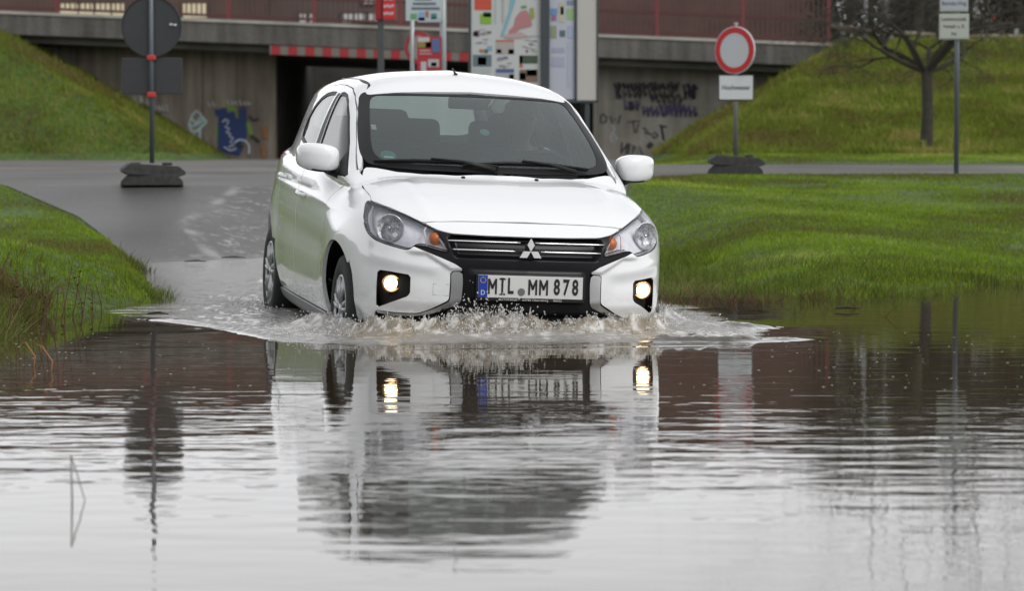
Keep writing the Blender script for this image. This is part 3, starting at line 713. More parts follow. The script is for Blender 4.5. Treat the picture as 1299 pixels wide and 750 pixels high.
jn=[jn[i] for i in (0,1,2,3)]+[(nodes[4][0],nodes[4][1],nodes[4][2],.066,.075)]+[jn[i] for i in (9,10,11,13,14,15)]
skin_body('jacket',jn,[(0,1),(1,2),(2,3),(3,4),(3,5),(5,6),(6,7),(3,8),(8,9),(9,10)],M_jk,drv)
hb=MB()
for k in range(220):
    a=RNG.uniform(0,2*math.pi); e=RNG.uniform(.15,1.5); p=Vector((bx+.03+.098*math.cos(a)*math.cos(e)-.015,by+.086*math.sin(a)*math.cos(e),1.275+.11*math.sin(e)))
    if math.cos(a)>.45 and e<.75: continue
    q=p+Vector((-.02,0,-.045))+Vector(RNG.normal(0,.008,3)); hb.tube([p,(p+q)/2+Vector(((p.x-bx)*.12,(p.y-by)*.12,.004)),q],[.010,.009,.003],5)
hb.build('hair',M_hair,drv,smooth=True)

for q in (-.032,.032): MB().lathe([(0,.010),(.009,.006),(.011,0)],(bx+.118,by+q,1.265),(1,0,0),10).build('eye',M_pblack,drv)

MB().tube([(bx+.118,by,1.27),(bx+.142,by,1.235),(bx+.125,by,1.225)],[.008,.014,.010],8).build('nose',M_skin,drv,smooth=True)
MB().tube([(bx+.112,by-.024,1.195),(bx+.124,by,1.193),(bx+.112,by+.024,1.195)],[.003,.006,.003],6).build('mouth',mat('lips',(.35,.12,.10),.6),drv,smooth=True)
for q in (-1,1):
    MB().lathe([(0,.012),(.014,.010),(.022,0),(.020,-.01)],(bx+.035,by+q*.072,1.255),(.2,q,0),12).build('ear',M_skin,drv,smooth=True)
    h0=Vector((bx+.42,by+q*.165,.962)); n2=[(h0.x,h0.y,h0.z,.024),(h0.x+.04,h0.y+q*.008,h0.z+.012,.030,.018)]; e2=[(0,1)]
    for i in range(4):
        r0=len(n2); w0=-.024+.016*i; n2+=[(h0.x+.075,h0.y+q*.012,h0.z+.012-w0*.9,.0095),(h0.x+.100,h0.y+q*.0,h0.z+.02-w0,.009),(h0.x+.092,h0.y-q*.024,h0.z+.020-w0,.008)]; e2+=[(1,r0),(r0,r0+1),(r0+1,r0+2)]
    r0=len(n2); n2+=[(h0.x+.04,h0.y-q*.02,h0.z+.035,.011),(h0.x+.065,h0.y-q*.035,h0.z+.045,.009)]; e2+=[(1,r0),(r0,r0+1)]
    skin_body('hand',n2,e2,M_skin,drv,1)
# ================================================================ THE PLACE
def vnoise(x,y,sc=1.0,seed=0,oct=3):
    """cheap smooth value noise, vectorised"""
    r=np.zeros_like(x,float); a=1.; tot=0
    for o in range(oct):
        X=x*sc+seed*17.13+o*5.7; Y=y*sc+seed*9.71+o*3.3
        xi=np.floor(X).astype(np.int64); yi=np.floor(Y).astype(np.int64); fx=X-xi; fy=Y-yi; fx=fx*fx*(3-2*fx); fy=fy*fy*(3-2*fy)
        def h(i,j):
            n=(i*374761393+j*668265263+seed*1442695)&0x7fffffff; n=((n^(n>>13))*1274126177)&0x7fffffff; n^=n>>16
            return (n&0xffff)/65535.
        v=(h(xi,yi)*(1-fx)+h(xi+1,yi)*fx)*(1-fy)+(h(xi,yi+1)*(1-fx)+h(xi+1,yi+1)*fx)*fy
        r+=a*(v*2-1); tot+=a; a*=.5; sc=sc*2.03
    return r/tot
it=np.interp
def road_left(y):  return it(y,[6,14,18.4,21,25,28,30.7,32.5,34,36.5,40,61.2,61.5,90],[-2.15,-2.1,-2.0,-2.35,-3.04,-3.95,-5.1,-6.6,-9,-18,-60,-60,-6.4,-5.4])
def road_right(y): return it(y,[6,14,18,30,34,36,36.9,37.5,42.6,43.3,44.5,60,70,90],[.95,.95,1.0,1.1,1.35,2.2,8,60,60,8,2.0,2.75,3.2,3.4])
def shore_right(x): return it(x,[.6,.9,1.6,2.2,3.7,6,30],[17.6,18.1,18.3,19.2,22,24.5,32])
def road_z(x,y):
    ye=y-clip((x+3.04)*1.5,0,1.6)*sstep(33,28,y)*sstep(20,24,y)
    z=it(ye,[4,8,14,15.6,18,24,25.3,27,30.5,34,43,70,90],[-.6,-.5,-.30,-.21,-.12,-.02,.0,.20,.555,.60,.70,.717,.72])
    return z-.03*(x)*sstep(22,17,y)
def ground_z(x,y):
    x=np.asarray(x,float);y=np.asarray(y,float)
    zr=road_z(x,y)
    # lawn on the right
    ys=shore_right(x); t=(y-ys)/(36.9-ys)
    zl=np.where(y<ys,maximum(-.45,-(ys-y)*.08),.655*clip(t,0,1)**.85)
    zl=np.where(y>36.9,it(y,[36.9,43,50,54,60,400],[.655,.735,.91,.98,1.0,1.0]),zl)
    # bank on the left
    ysl=it(x,[-6,-3.5,-2.9,-2.5,-2.35,-2.0],[12.8,14.0,15.3,16.9,17.8,18.5])
    zb=clip(.085*(y-ysl),-.45,.34)
    dx=clip(road_left(y)-x,0,3)
    zb=np.where(y>19,maximum(zb*0+it(y,[19,22,25,28,30.7],[.07,.14,.22,.36,.50]),zr+.03*clip(dx*4,0,1)-.03+.02),zb)
    zb=np.where(y>30,maximum(zb,zr-.02),zb)
    wl=sstep(.0,.35,dx); wr=sstep(.0,1.3,x-road_right(y))
    z=zr*(1-wl)*(1-wr)+zb*wl+zl*wr
    bumps=.010*vnoise(x,y,.9,3)*clip(wl+wr,0,1)
    z=z+bumps
    # embankments
    hl=.70+.58*minimum(-6.45-x,(y-61.8)*1.15)+.10*vnoise(x,y,.35,5)
    hr=minimum(.66+.60*(x-2.9)*1.0, it(y,[44,50,54,66,70],[.72,.91,1.0,3.25,3.35]))+.08*vnoise(x,y,.4,6)
    z=np.where((x<-6.3)&(y>61),maximum(z,minimum(hl,3.55)),z)
    z=np.where((x>2.9)&(y>46),maximum(z,minimum(hr,3.5)),z)
    z=np.where((y>86),3.3+0*z,z)
    return z
def axis(segs):
    r=[]
    for a,b,s in segs: r+=list(np.arange(a,b-1e-6,s))
    return np.array(r+[segs[-1][1]])
def gridmesh(name,xs,ys,zf,m,attrs=None):
    X,Y=np.meshgrid(xs,ys); x=X.ravel(); y=Y.ravel(); z=zf(x,y); n=len(xs)
    i=np.arange(len(ys)-1)[:,None]*n+np.arange(n-1)[None]; Q=np.stack([i,i+1,i+n+1,i+n],-1).reshape(-1,4)
    at={k:f(x,y) for k,f in (attrs or {}).items()}
    return bigmesh(name,np.c_[x,y,z],Q,m,at)

def nodes_new(name):
    m=bpy.data.materials.new(name); m.use_nodes=True; nt=m.node_tree; return m,nt,nt.nodes['Principled BSDF'],(lambda a,b:nt.links.new(a,b))
def N(nt,t,**kw):
    n=nt.nodes.new(t)
    for k,v in kw.items():
        if k.startswith('i_'): n.inputs[k[2:].replace('_',' ')].default_value=v
        else: setattr(n,k,v)
    return n
def ramp(nt,src,stops):
    r=nt.nodes.new('ShaderNodeValToRGB'); e=r.color_ramp.elements
    while len(e)<len(stops): e.new(.5)
    for k,(p,c) in enumerate(stops): e[k].position=p; e[k].color=(*c,1) if len(c)==3 else c
    nt.links.new(src,r.inputs['Fac']); return r
# ground under the grass
m,nt,b,L=nodes_new('grassy earth'); M_ground=m
tc=N(nt,'ShaderNodeTexCoord'); n1=N(nt,'ShaderNodeTexNoise',i_Scale=.9,i_Detail=8.); n2=N(nt,'ShaderNodeTexNoise',i_Scale=14.,i_Detail=6.)
L(tc.outputs['Object'],n1.inputs['Vector']); L(tc.outputs['Object'],n2.inputs['Vector'])
r1=ramp(nt,n1.outputs['Fac'],[(.30,(.060,.075,.016)),(.5,(.065,.120,.014)),(.7,(.085,.150,.020))]); r2=ramp(nt,n2.outputs['Fac'],[(.35,(.45,.42,.35)),(.6,(1,1,1))])
mx=N(nt,'ShaderNodeMix',data_type='RGBA',blend_type='MULTIPLY'); mx.inputs[0].default_value=1; L(r1.outputs[0],mx.inputs[6]); L(r2.outputs[0],mx.inputs[7]); L(mx.outputs[2],b.inputs['Base Color']); b.inputs['Roughness'].default_value=.9
bp=N(nt,'ShaderNodeBump'); bp.inputs['Distance'].default_value=.05; L(n2.outputs['Fac'],bp.inputs['Height']); L(bp.outputs[0],b.inputs['Normal'])
xs=axis([(-400,-60,40),(-60,-24,3),(-24,-9,.5),(-9,-5,.25),(-5,4,.12),(4,10,.3),(10,24,.6),(24,60,3),(60,400,40)])
ys=axis([(-30,8,4),(8,13,.5),(13,31,.12),(31,37,.25),(37,60,.6),(60,72,.35),(72,90,1.5),(90,700,60)])
g=gridmesh('ground',xs,ys,ground_z,M_ground); tag(g,'grassy ground with banks and embankments','ground',kind='structure')
# road: one sheet 1 cm above the ground, wet and patched
m,nt,b,L=nodes_new('wet asphalt'); M_road=m
tc=N(nt,'ShaderNodeTexCoord'); mp=N(nt,'ShaderNodeMapping'); L(tc.outputs['Object'],mp.inputs['Vector'])
n1=N(nt,'ShaderNodeTexNoise',i_Scale=.55,i_Detail=7.); n2=N(nt,'ShaderNodeTexNoise',i_Scale=55.,i_Detail=5.); n3=N(nt,'ShaderNodeTexNoise',i_Scale=7.,i_Detail=9.,i_Roughness=.75)
for n in (n1,n2,n3): L(mp.outputs[0],n.inputs['Vector'])
r1=ramp(nt,n1.outputs['Fac'],[(.3,(.048,.046,.043)),(.7,(.098,.094,.088))]); r2=ramp(nt,n2.outputs['Fac'],[(.3,(.55,.55,.55)),(.7,(1.2,1.2,1.2))])
mx=N(nt,'ShaderNodeMix',data_type='RGBA',blend_type='MULTIPLY'); mx.inputs[0].default_value=1; L(r1.outputs[0],mx.inputs[6]); L(r2.outputs[0],mx.inputs[7])
at=N(nt,'ShaderNodeAttribute',attribute_name='wet')
# pale washed-on silt marks
at2=N(nt,'ShaderNodeAttribute',attribute_name='silt'); th=ramp(nt,n3.outputs['Fac'],[(.55,(0,0,0)),(.60,(1,1,1))]); mul=N(nt,'ShaderNodeMath',operation='MULTIPLY'); L(at2.outputs['Fac'],mul.inputs[0]); L(th.outputs[0],mul.inputs[1])
at3=N(nt,'ShaderNodeAttribute',attribute_name='track'); mxm=N(nt,'ShaderNodeMath',operation='MAXIMUM'); L(mul.outputs[0],mxm.inputs[0]); L(at3.outputs['Fac'],mxm.inputs[1])
mx2=N(nt,'ShaderNodeMix',data_type='RGBA'); L(mxm.outputs[0],mx2.inputs[0]); far_pale=N(nt,'ShaderNodeMapRange'); L(at.outputs['Fac'],far_pale.inputs[0]); far_pale.inputs[3].default_value=2.0; far_pale.inputs[4].default_value=1.05; sc_=N(nt,'ShaderNodeVectorMath',operation='SCALE'); L(mx.outputs[2],sc_.inputs[0]); L(far_pale.outputs[0],sc_.inputs['Scale']); L(sc_.outputs[0],mx2.inputs[6]); mx2.inputs[7].default_value=(.30,.295,.29,1); L(mx2.outputs[2],b.inputs['Base Color'])  # far asphalt paler, grazing sky sheen put into its base colour
rr=N(nt,'ShaderNodeMapRange'); L(at.outputs['Fac'],rr.inputs[0]); rr.inputs[3].default_value=.8; rr.inputs[4].default_value=.42; L(rr.outputs[0],b.inputs['Roughness']); b.inputs['Specular IOR Level'].default_value=.3
bp=N(nt,'ShaderNodeBump'); bp.inputs['Distance'].default_value=.010; L(n2.outputs['Fac'],bp.inputs['Height']); L(bp.outputs[0],b.inputs['Normal'])
ry=axis([(6,13,.5),(13,40,.1),(40,48,.25),(48,90,1)]); nu=90
uu=np.concatenate([[0],np.linspace(0,1,nu)[1:]])
XL=road_left(ry); XR=road_right(ry); XL=maximum(XL,-60); U=uu[None,:]; Xr=XL[:,None]+(XR-XL)[:,None]*U
# concentrate vertices near the middle
core=axis([(-6,2.5,.12)]); 
rows=[]
for k,y in enumerate(ry):
    a,b2=XL[k],XR[k]; c=np.interp(np.linspace(0,1,120),[0,.12,.88,1],[a,max(a,-7),min(b2,4.),b2]); rows.append(c)
Xr=np.array(rows); Yr=np.repeat(ry[:,None],120,1); xf=Xr.ravel(); yf=Yr.ravel()
edge=.012*np.ones_like(xf); zf=ground_z(xf,yf)+.010
i=np.arange(len(ry)-1)[:,None]*120+np.arange(119)[None]; Q=np.stack([i,i+1,i+121,i+120],-1).reshape(-1,4)
wet=sstep(40,27,yf); silt=sstep(24.5,26,yf)*sstep(33.5,29,yf)*sstep(-3.1,-2.4,xf)
def seg(x,y,ax,ay,bx_,by_,w):
    t=clip(((x-ax)*(bx_-ax)+(y-ay)*(by_-ay))/((bx_-ax)**2+(by_-ay)**2),0,1); d=np.hypot(x-ax-t*(bx_-ax),y-ay-t*(by_-ay)); return sstep(w,w*.3,d)
track=.7*maximum(seg(xf,yf,-2.40,25.6,-2.95,27.6,.10),seg(xf,yf,-2.95,27.6,-2.72,30.5,.07))*clip(.45+1.6*vnoise(xf,yf,5,9,4),0,1)
rd=bigmesh('road',np.c_[xf,yf,zf],Q,M_road,{'wet':wet,'silt':silt,'track':clip(track,0,1)}); tag(rd,kind='structure')
# ---------------------------------------------------------------- water
BL_x=[-9,-4,-2.45,-2.0,-1.65,-1.16,-.65,.07,.66,1.30,1.5]; BL_y=[19.,17.9,17.1,16.7,15.99,14.66,14.19,14.13,14.3,14.85,19]
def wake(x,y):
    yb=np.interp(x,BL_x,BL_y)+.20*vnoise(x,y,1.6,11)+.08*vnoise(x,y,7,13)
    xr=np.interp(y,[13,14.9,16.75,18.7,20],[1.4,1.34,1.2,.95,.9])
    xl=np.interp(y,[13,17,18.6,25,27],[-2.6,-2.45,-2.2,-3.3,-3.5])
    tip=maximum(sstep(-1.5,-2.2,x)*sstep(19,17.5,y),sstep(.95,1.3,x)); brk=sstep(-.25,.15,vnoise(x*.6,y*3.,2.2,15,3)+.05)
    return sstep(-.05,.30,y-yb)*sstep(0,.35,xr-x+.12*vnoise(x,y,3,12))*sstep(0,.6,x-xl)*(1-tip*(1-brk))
Rw=np.array([[0.22040162,-0.97456063],[0.974396,0.22188147]])
def carxy(x,y):
    dx=x+.11431678; dy=y-15.6488363
    return dx*.22040162-dy*.97456063, dx*.974396+dy*.22188147   # along, left
def water_z(x,y):
    a,l=carxy(x,y); la=nab(l)
    fx=front_x(minimum(la,.83),np.full_like(x,.30)); ahead=a-fx
    side=la-.80
    d=np.where(a>.1,np.where(la<.8,ahead,np.hypot(maximum(ahead,0),maximum(side,0))),side)
    n1=vnoise(x,y,6,21,3); n2=vnoise(x,y,17,22,3); n3=vnoise(x,y,1.3,23,2)
    w=wake(x,y)
    crest=exp(-((d-.13)/.085)**2)*(a>-.3)*sstep(-.3,.1,a)*(.038+.026*exp(-((l+.22)/.16)**2)+.010*n3)*(1+.4*n1+.9*(.55-nab(vnoise(l*2.2,d,11,25,3))*2)+.5*vnoise(l*3,d,22,26,3))
    base=.05*exp(-maximum(d-.1,0)/.25)*sstep(-.6,.1,a)*(a<1.6)
    # bow wave arms running back from the corners
    armR=exp(-((y-(14.55+.10*(x-.7)+.30*maximum(x-1.0,0)))/.10)**2)*sstep(.55,.8,x)*sstep(1.55,.9,x)*.034*(1+.8*n1+.5*n2)
    armR2=exp(-((y-(15.4+.4*(x-.7)))/.12)**2)*sstep(.75,.9,x)*sstep(1.5,1.0,x)*.022*(1+.8*n1+.5*n2)
    armL=exp(-((y-np.interp(x,[-2.3,-1.72,-1.16,-.65],[17.0,16.15,14.95,14.55]))/.13)**2)*sstep(-2.3,-1.5,x)*sstep(-.4,-.7,x)*.020*(1+.5*n3)
    z=crest+base+armR+armR2+armL+w*(.010*n1+.006*n2)*sstep(28,20,y)*(.4+.6*exp(-((x+.3)/2.)**2))
    return z
def foam_at(x,y):
    a,l=carxy(x,y); la=nab(l); fx=front_x(minimum(la,.83),np.full_like(x,.30))
    d=np.where(a>.1,np.where(la<.8,a-fx,np.hypot(maximum(a-fx,0),maximum(la-.8,0))),la-.80)
    n=.5+.5*(.55*vnoise(l*2.6,d,13,31,4)+.45*vnoise(x,y,30,33,3)); n2=.5+.5*vnoise(x,y,5,32,3)
    f=exp(-((d-.18)/.10)**2)*sstep(-.4,.1,a)*sstep(.44,.62,n)*(.75+.6*exp(-((l+.2)/.3)**2))
    f+=exp(-((y-(14.62+.10*(x-.7)))/.09)**2)*sstep(.6,.75,x)*sstep(1.25,1.05,x)*sstep(.42,.6,n)
    f+=sstep(.0,-.3,a)*exp(-((la-.95)/.22)**2)*sstep(.50,.66,n)*sstep(-2.9,-2.4,a)*.8
    f+=wake(x,y)*sstep(.55,.70,n)*sstep(.35,.6,n2)*.6*sstep(22,17,y)
    return clip(f,0,1)
m,nt,b,L=nodes_new('flood water'); M_water=m
tc=N(nt,'ShaderNodeTexCoord')
def wn(sc,mapscale,detail=2.,rot=0):
    mp=N(nt,'ShaderNodeMapping'); mp.inputs['Scale'].default_value=mapscale; mp.inputs['Rotation'].default_value=(0,0,rot); L(tc.outputs['Object'],mp.inputs['Vector'])
    n=N(nt,'ShaderNodeTexNoise',i_Scale=sc,i_Detail=detail); L(mp.outputs[0],n.inputs['Vector']); return n.outputs['Fac']
def mul(a,k):
    n=N(nt,'ShaderNodeMath',operation='MULTIPLY'); L(a,n.inputs[0])
    if isinstance(k,(int,float)): n.inputs[1].default_value=k
    else: L(k,n.inputs[1])
    return n.outputs[0]
def add(a,c):
    n=N(nt,'ShaderNodeMath',operation='ADD'); L(a,n.inputs[0]); L(c,n.inputs[1]); return n.outputs[0]
wv=N(nt,'ShaderNodeTexWave',wave_type='BANDS',bands_direction='Y',wave_profile='SIN'); wv.inputs['Scale'].default_value=1.15; wv.inputs['Distortion'].default_value=5.5; wv.inputs['Detail'].default_value=2.; wv.inputs['Detail Scale'].default_value=.55
mpw=N(nt,'ShaderNodeMapping'); mpw.inputs['Scale'].default_value=(.45,1,1); mpw.inputs['Rotation'].default_value=(0,0,.03); L(tc.outputs['Object'],mpw.inputs['Vector']); L(mpw.outputs[0],wv.inputs['Vector'])
rip=N(nt,'ShaderNodeAttribute',attribute_name='ripple').outputs['Fac']; trb=N(nt,'ShaderNodeAttribute',attribute_name='turb').outputs['Fac']
h=add(mul(mul(wv.outputs['Fac'],WAVE_A:=.00022),rip), mul(mul(wn(1,(1.9,4.4,1),3.),.0046),rip))
h=add(h, mul(mul(wn(1,(4.5,11,1),2.),.0009),rip)); h=add(h, mul(wn(1,(3.5,15,1),2.),.00016))
h=add(h, mul(mul(wn(1,(9,22,1),5.),.026),trb))
bp=N(nt,'ShaderNodeBump'); bp.inputs['Distance'].default_value=1.; bp.inputs['Strength'].default_value=1.; L(h,bp.inputs['Height']); L(bp.outputs[0],b.inputs['Normal'])
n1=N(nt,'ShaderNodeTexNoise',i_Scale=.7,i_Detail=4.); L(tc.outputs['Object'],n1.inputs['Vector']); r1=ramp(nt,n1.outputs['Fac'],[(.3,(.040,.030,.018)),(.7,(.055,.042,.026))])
tb=N(nt,'ShaderNodeMix',data_type='RGBA'); L(trb,tb.inputs[0]); L(r1.outputs[0],tb.inputs[6]); mud=N(nt,'ShaderNodeAttribute',attribute_name='mud'); tb0=N(nt,'ShaderNodeMix',data_type='RGBA'); L(mud.outputs['Fac'],tb0.inputs[0]); tb0.inputs[6].default_value=(.27,.262,.250,1); tb0.inputs[7].default_value=(.22,.18,.125,1); L(tb0.outputs[2],tb.inputs[7])  # pale tone of churned water puts mirrored sky brightness into the base colour
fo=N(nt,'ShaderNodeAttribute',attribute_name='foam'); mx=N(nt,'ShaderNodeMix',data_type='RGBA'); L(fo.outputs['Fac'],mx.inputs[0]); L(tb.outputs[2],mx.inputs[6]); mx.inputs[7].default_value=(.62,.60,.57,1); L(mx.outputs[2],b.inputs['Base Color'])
rr=N(nt,'ShaderNodeMapRange'); L(trb,rr.inputs[0]); rr.inputs[3].default_value=.015; rr.inputs[4].default_value=.06; L(rr.outputs[0],b.inputs['Roughness'])
b.inputs['IOR'].default_value=1.34; b.inputs['Specular IOR Level'].default_value=.5
wx=axis([(-60,-8,4),(-8,-3,.12),(-3,-1.9,.04),(-1.9,1.9,.014),(1.9,3,.05),(3,8,.15),(8,60,4)]); wy=axis([(-20,6,2),(6,12.5,.2),(12.5,13.8,.05),(13.8,16.4,.013),(16.4,19.5,.03),(19.5,27,.08),(27,34,.5)])
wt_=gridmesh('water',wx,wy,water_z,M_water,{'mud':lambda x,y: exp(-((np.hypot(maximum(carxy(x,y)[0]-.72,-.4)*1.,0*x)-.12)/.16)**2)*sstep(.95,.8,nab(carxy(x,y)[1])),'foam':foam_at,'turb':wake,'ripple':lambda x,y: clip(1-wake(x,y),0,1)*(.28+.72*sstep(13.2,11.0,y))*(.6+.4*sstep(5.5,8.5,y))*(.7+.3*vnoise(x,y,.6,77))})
tag(wt_,'brown flood water with a bow wave','water',kind='structure')
# splash: drops and torn crests thrown up in front of the bumper
m,nt,b,L=nodes_new('splash water'); M_splash=m
b.inputs['Base Color'].default_value=(.80,.79,.76,1); b.inputs['Roughness'].default_value=.08; b.inputs['Transmission Weight'].default_value=.35; b.inputs['IOR'].default_value=1.33
V=[];Q=[]
ico=bmesh.new(); bmesh.ops.create_icosphere(ico,subdivisions=1,radius=1); IV=np.array([v.co[:] for v in ico.verts]); IF=np.array([[v.index for v in f.verts] for f in ico.faces]); ico.free()
def car2w(a,l,z):
    return (-.11431678+a*.22040162+l*.974396, 15.6488363-a*.97456063+l*.22188147, z)
def drops(n,fa):
    global V,Q
    for k in range(n):
        a,l,z,r=fa(); x,y,_=car2w(a,l,0); z0=float(water_z(np.array([x]),np.array([y]))[0])
        s=np.array([r*RNG.uniform(.7,1.2),r*RNG.uniform(.7,1.2),r*RNG.uniform(.8,2.4)]); R=np.array(Matrix.Rotation(RNG.uniform(-.9,.9),3,'Y'))
        o=len(V)*0+sum(len(v) for v in V); V.append((IV*s)@R.T+np.array([x,y,z0+z])); Q.append(IF+o)
def f_front():
    l=RNG.normal(-.22,.13) if RNG.random()<.45 else RNG.uniform(-.82,.84)
    near=exp(-((l+.22)/.2)**2); a=float(front_x(np.array([min(abs(l),.83)]),np.array([.3]))[0])+RNG.uniform(.03,.28)
    return a,l,RNG.exponential(.010+.022*near)-.004,RNG.uniform(.0014,.0042)
drops(1500,f_front)
def f_side():
    sg=-1 if RNG.random()<.7 else 1; return RNG.uniform(-.1,.75),sg*RNG.uniform(.80,1.15),RNG.exponential(.012)-.003,RNG.uniform(.0014,.0038)
drops(450,f_side)
def f_rear(): return RNG.uniform(-2.8,-2.0),-RNG.uniform(.72,.98),RNG.exponential(.012),RNG.uniform(.0018,.005)
drops(140,f_rear)
# ragged glassy sheets thrown up along the crest
for k in range(130):
    l=RNG.normal(-.22,.14) if k<40 else RNG.uniform(-.80,.82); near=exp(-((l+.22)/.2)**2)
    a=float(front_x(np.array([min(abs(l),.83)]),np.array([.3]))[0])+RNG.uniform(.08,.2); hgt=RNG.uniform(.015,.035)+.03*near*RNG.random(); x,y,_=car2w(a,l,0); z0=float(water_z(np.array([x]),np.array([y]))[0])-.006
    pts=[]; wdt=RNG.uniform(.003,.008); lean=RNG.normal(0,.22)
    mb_=MB(); mb_.tube([(x,y,z0),(x+lean*hgt*.4,y-.01,z0+hgt*.55),(x+lean*hgt,y-.03,z0+hgt),(x+lean*hgt*1.2,y-.035,z0+hgt*1.12)],[wdt*.6,wdt*.38,wdt*.2,wdt*.05],6)
    o=sum(len(v) for v in V); V.append(np.array([tuple(v) for v in mb_.v])); 
    for f in mb_.f:
        if len(f)==4: Q.append(np.array([[f[0]+o,f[1]+o,f[2]+o],[f[0]+o,f[2]+o,f[3]+o]]))
sp=bigmesh('splash',np.concatenate(V),np.concatenate(Q),M_splash); tag(sp,'splashing water and drops in front of the car','splash',kind='stuff')

V=[];Q=[]
for k in range(230):
    d=RNG.uniform(11.5,15.3); x=RNG.uniform(-.17,.17)*d
    if k%3: x=-2.3+RNG.normal(0,.5) if k%2 else 1.6+RNG.normal(0,.5)
    s_=RNG.uniform(.002,.0055); o=len(V)*8; a0=np.arange(8)*math.pi/4
    V.append(np.c_[x+s_*1.3*np.cos(a0),d+s_*1.6*np.sin(a0),.0025+0*a0+.0*a0]); Q+= [[o,o+i,o+i+1] for i in range(1,7)]
fl=bigmesh('foam_flecks',np.concatenate(V),np.array(Q),mat('foam',(.75,.74,.70),.5)); tag(fl,'small foam flecks and bubbles floating on the water','foam',kind='stuff')

# lacy curtain of water torn up along the bumper, two layers
def curtain_mat():
    m=bpy.data.materials.new('torn water'); m.use_nodes=True; nt=m.node_tree; L=lambda a,b:nt.links.new(a,b); b=nt.nodes['Principled BSDF']; o=nt.nodes['Material Output']
    b.inputs['Base Color'].default_value=(.78,.77,.74,1); b.inputs['Roughness'].default_value=.12; b.inputs['Transmission Weight'].default_value=.25; b.inputs['IOR'].default_value=1.33
    tc=N(nt,'ShaderNodeTexCoord'); n=N(nt,'ShaderNodeTexNoise',i_Scale=38.,i_Detail=7.,i_Roughness=.7); n.inputs['Distortion'].default_value=1.2; L(tc.outputs['Object'],n.inputs['Vector'])
    at=N(nt,'ShaderNodeAttribute',attribute_name='edge'); ad=N(nt,'ShaderNodeMath',operation='ADD'); L(n.outputs['Fac'],ad.inputs[0]); L(at.outputs['Fac'],ad.inputs[1]); rp=ramp(nt,ad.outputs[0],[(.50,(0,0,0)),(.60,(1,1,1))])
    n2=N(nt,'ShaderNodeTexNoise',i_Scale=60.,i_Detail=4.); L(tc.outputs['Object'],n2.inputs['Vector']); bp=N(nt,'ShaderNodeBump'); bp.inputs['Distance'].default_value=.01; L(n2.outputs['Fac'],bp.inputs['Height']); L(bp.outputs[0],b.inputs['Normal'])
    t=nt.nodes.new('ShaderNodeBsdfTransparent'); mx=nt.nodes.new('ShaderNodeMixShader'); L(rp.outputs[0],mx.inputs[0]); L(t.outputs[0],mx.inputs[1]); L(b.outputs[0],mx.inputs[2]); L(mx.outputs[0],o.inputs[0]); return m
Vc=[];Qc=[];Ec=[]; base0=0
for lay,(d0,hs_,sd_) in enumerate(((.09,1.,1),(.15,.8,2),(.21,.5,3))):
    l=np.linspace(-.90,.92,620); v=np.linspace(0,1,18); Lg,Vg=np.meshgrid(l,v); lf=Lg.ravel(); vf=Vg.ravel()
    nz=vnoise(lf,0*lf+sd_,9,90+sd_,4); nz2=vnoise(lf,vf*.4,26,94+sd_,3)
    H_=(.016+.036*exp(-((lf+.22)/.15)**2)+.016*clip(nz,-.6,1)+.010*nz2)*hs_+.006
    a=front_x(minimum(nab(lf),.83),np.full_like(lf,.30))+d0+.05*vf**2+.012*vnoise(lf,vf,14,97+sd_,3)+.008*nz2*vf-.25*clip(nab(lf)-.80,0,1)*3
    x,y,_=car2w(a,lf,0); z=water_z(x,y)-.012+H_*(vf-.25*vf**3)*1.35
    Vc.append(np.c_[x,y,z]); i=(np.arange(17)[:,None]*620+np.arange(619)[None]+base0); Qc.append(np.stack([i,i+1,i+621,i+620],-1).reshape(-1,4)); base0+=len(x)
    Ec.append(.14-.30*vf**1.5+.10*nz)
cu=bigmesh('splash_sheet',np.concatenate(Vc),np.concatenate(Qc),curtain_mat(),{'edge':np.concatenate(Ec)}); tag(cu,'torn sheets of water along the front bumper','splash',kind='stuff')
# ---------------------------------------------------------------- bridge and walls
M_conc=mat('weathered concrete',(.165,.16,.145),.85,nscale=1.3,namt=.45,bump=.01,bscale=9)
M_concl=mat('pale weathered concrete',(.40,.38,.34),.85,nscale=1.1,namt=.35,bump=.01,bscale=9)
M_rail=mat('dark red railing paint',(.15,.026,.028),.5); M_rail2=mat('dull red rail paint',(.075,.022,.021),.6); M_railp=mat('brown railing mesh',(.085,.035,.032),.6)
def streaky(name,c1,c2):
    m,nt,b,L=nodes_new(name); tc=N(nt,'ShaderNodeTexCoord'); mp=N(nt,'ShaderNodeMapping'); mp.inputs['Scale'].default_value=(2.2,2.2,.25); L(tc.outputs['Object'],mp.inputs['Vector'])
    n=N(nt,'ShaderNodeTexNoise',i_Scale=2.,i_Detail=7.); n2=N(nt,'ShaderNodeTexNoise',i_Scale=.8,i_Detail=5.); L(mp.outputs[0],n.inputs['Vector']); L(tc.outputs['Object'],n2.inputs['Vector'])
    r=ramp(nt,n.outputs['Fac'],[(.3,c2),(.7,c1)]); r2=ramp(nt,n2.outputs['Fac'],[(.3,(.6,.58,.55)),(.7,(1,1,1))])
    mx=N(nt,'ShaderNodeMix',data_type='RGBA',blend_type='MULTIPLY'); mx.inputs[0].default_value=1; L(r.outputs[0],mx.inputs[6]); L(r2.outputs[0],mx.inputs[7]); L(mx.outputs[2],b.inputs['Base Color']); b.inputs['Roughness'].default_value=.88
    n3=N(nt,'ShaderNodeTexNoise',i_Scale=12.,i_Detail=5.); L(tc.outputs['Object'],n3.inputs['Vector']); bp=N(nt,'ShaderNodeBump'); bp.inputs['Distance'].default_value=.02; L(n3.outputs['Fac'],bp.inputs['Height']); L(bp.outputs[0],b.inputs['Normal']); return m
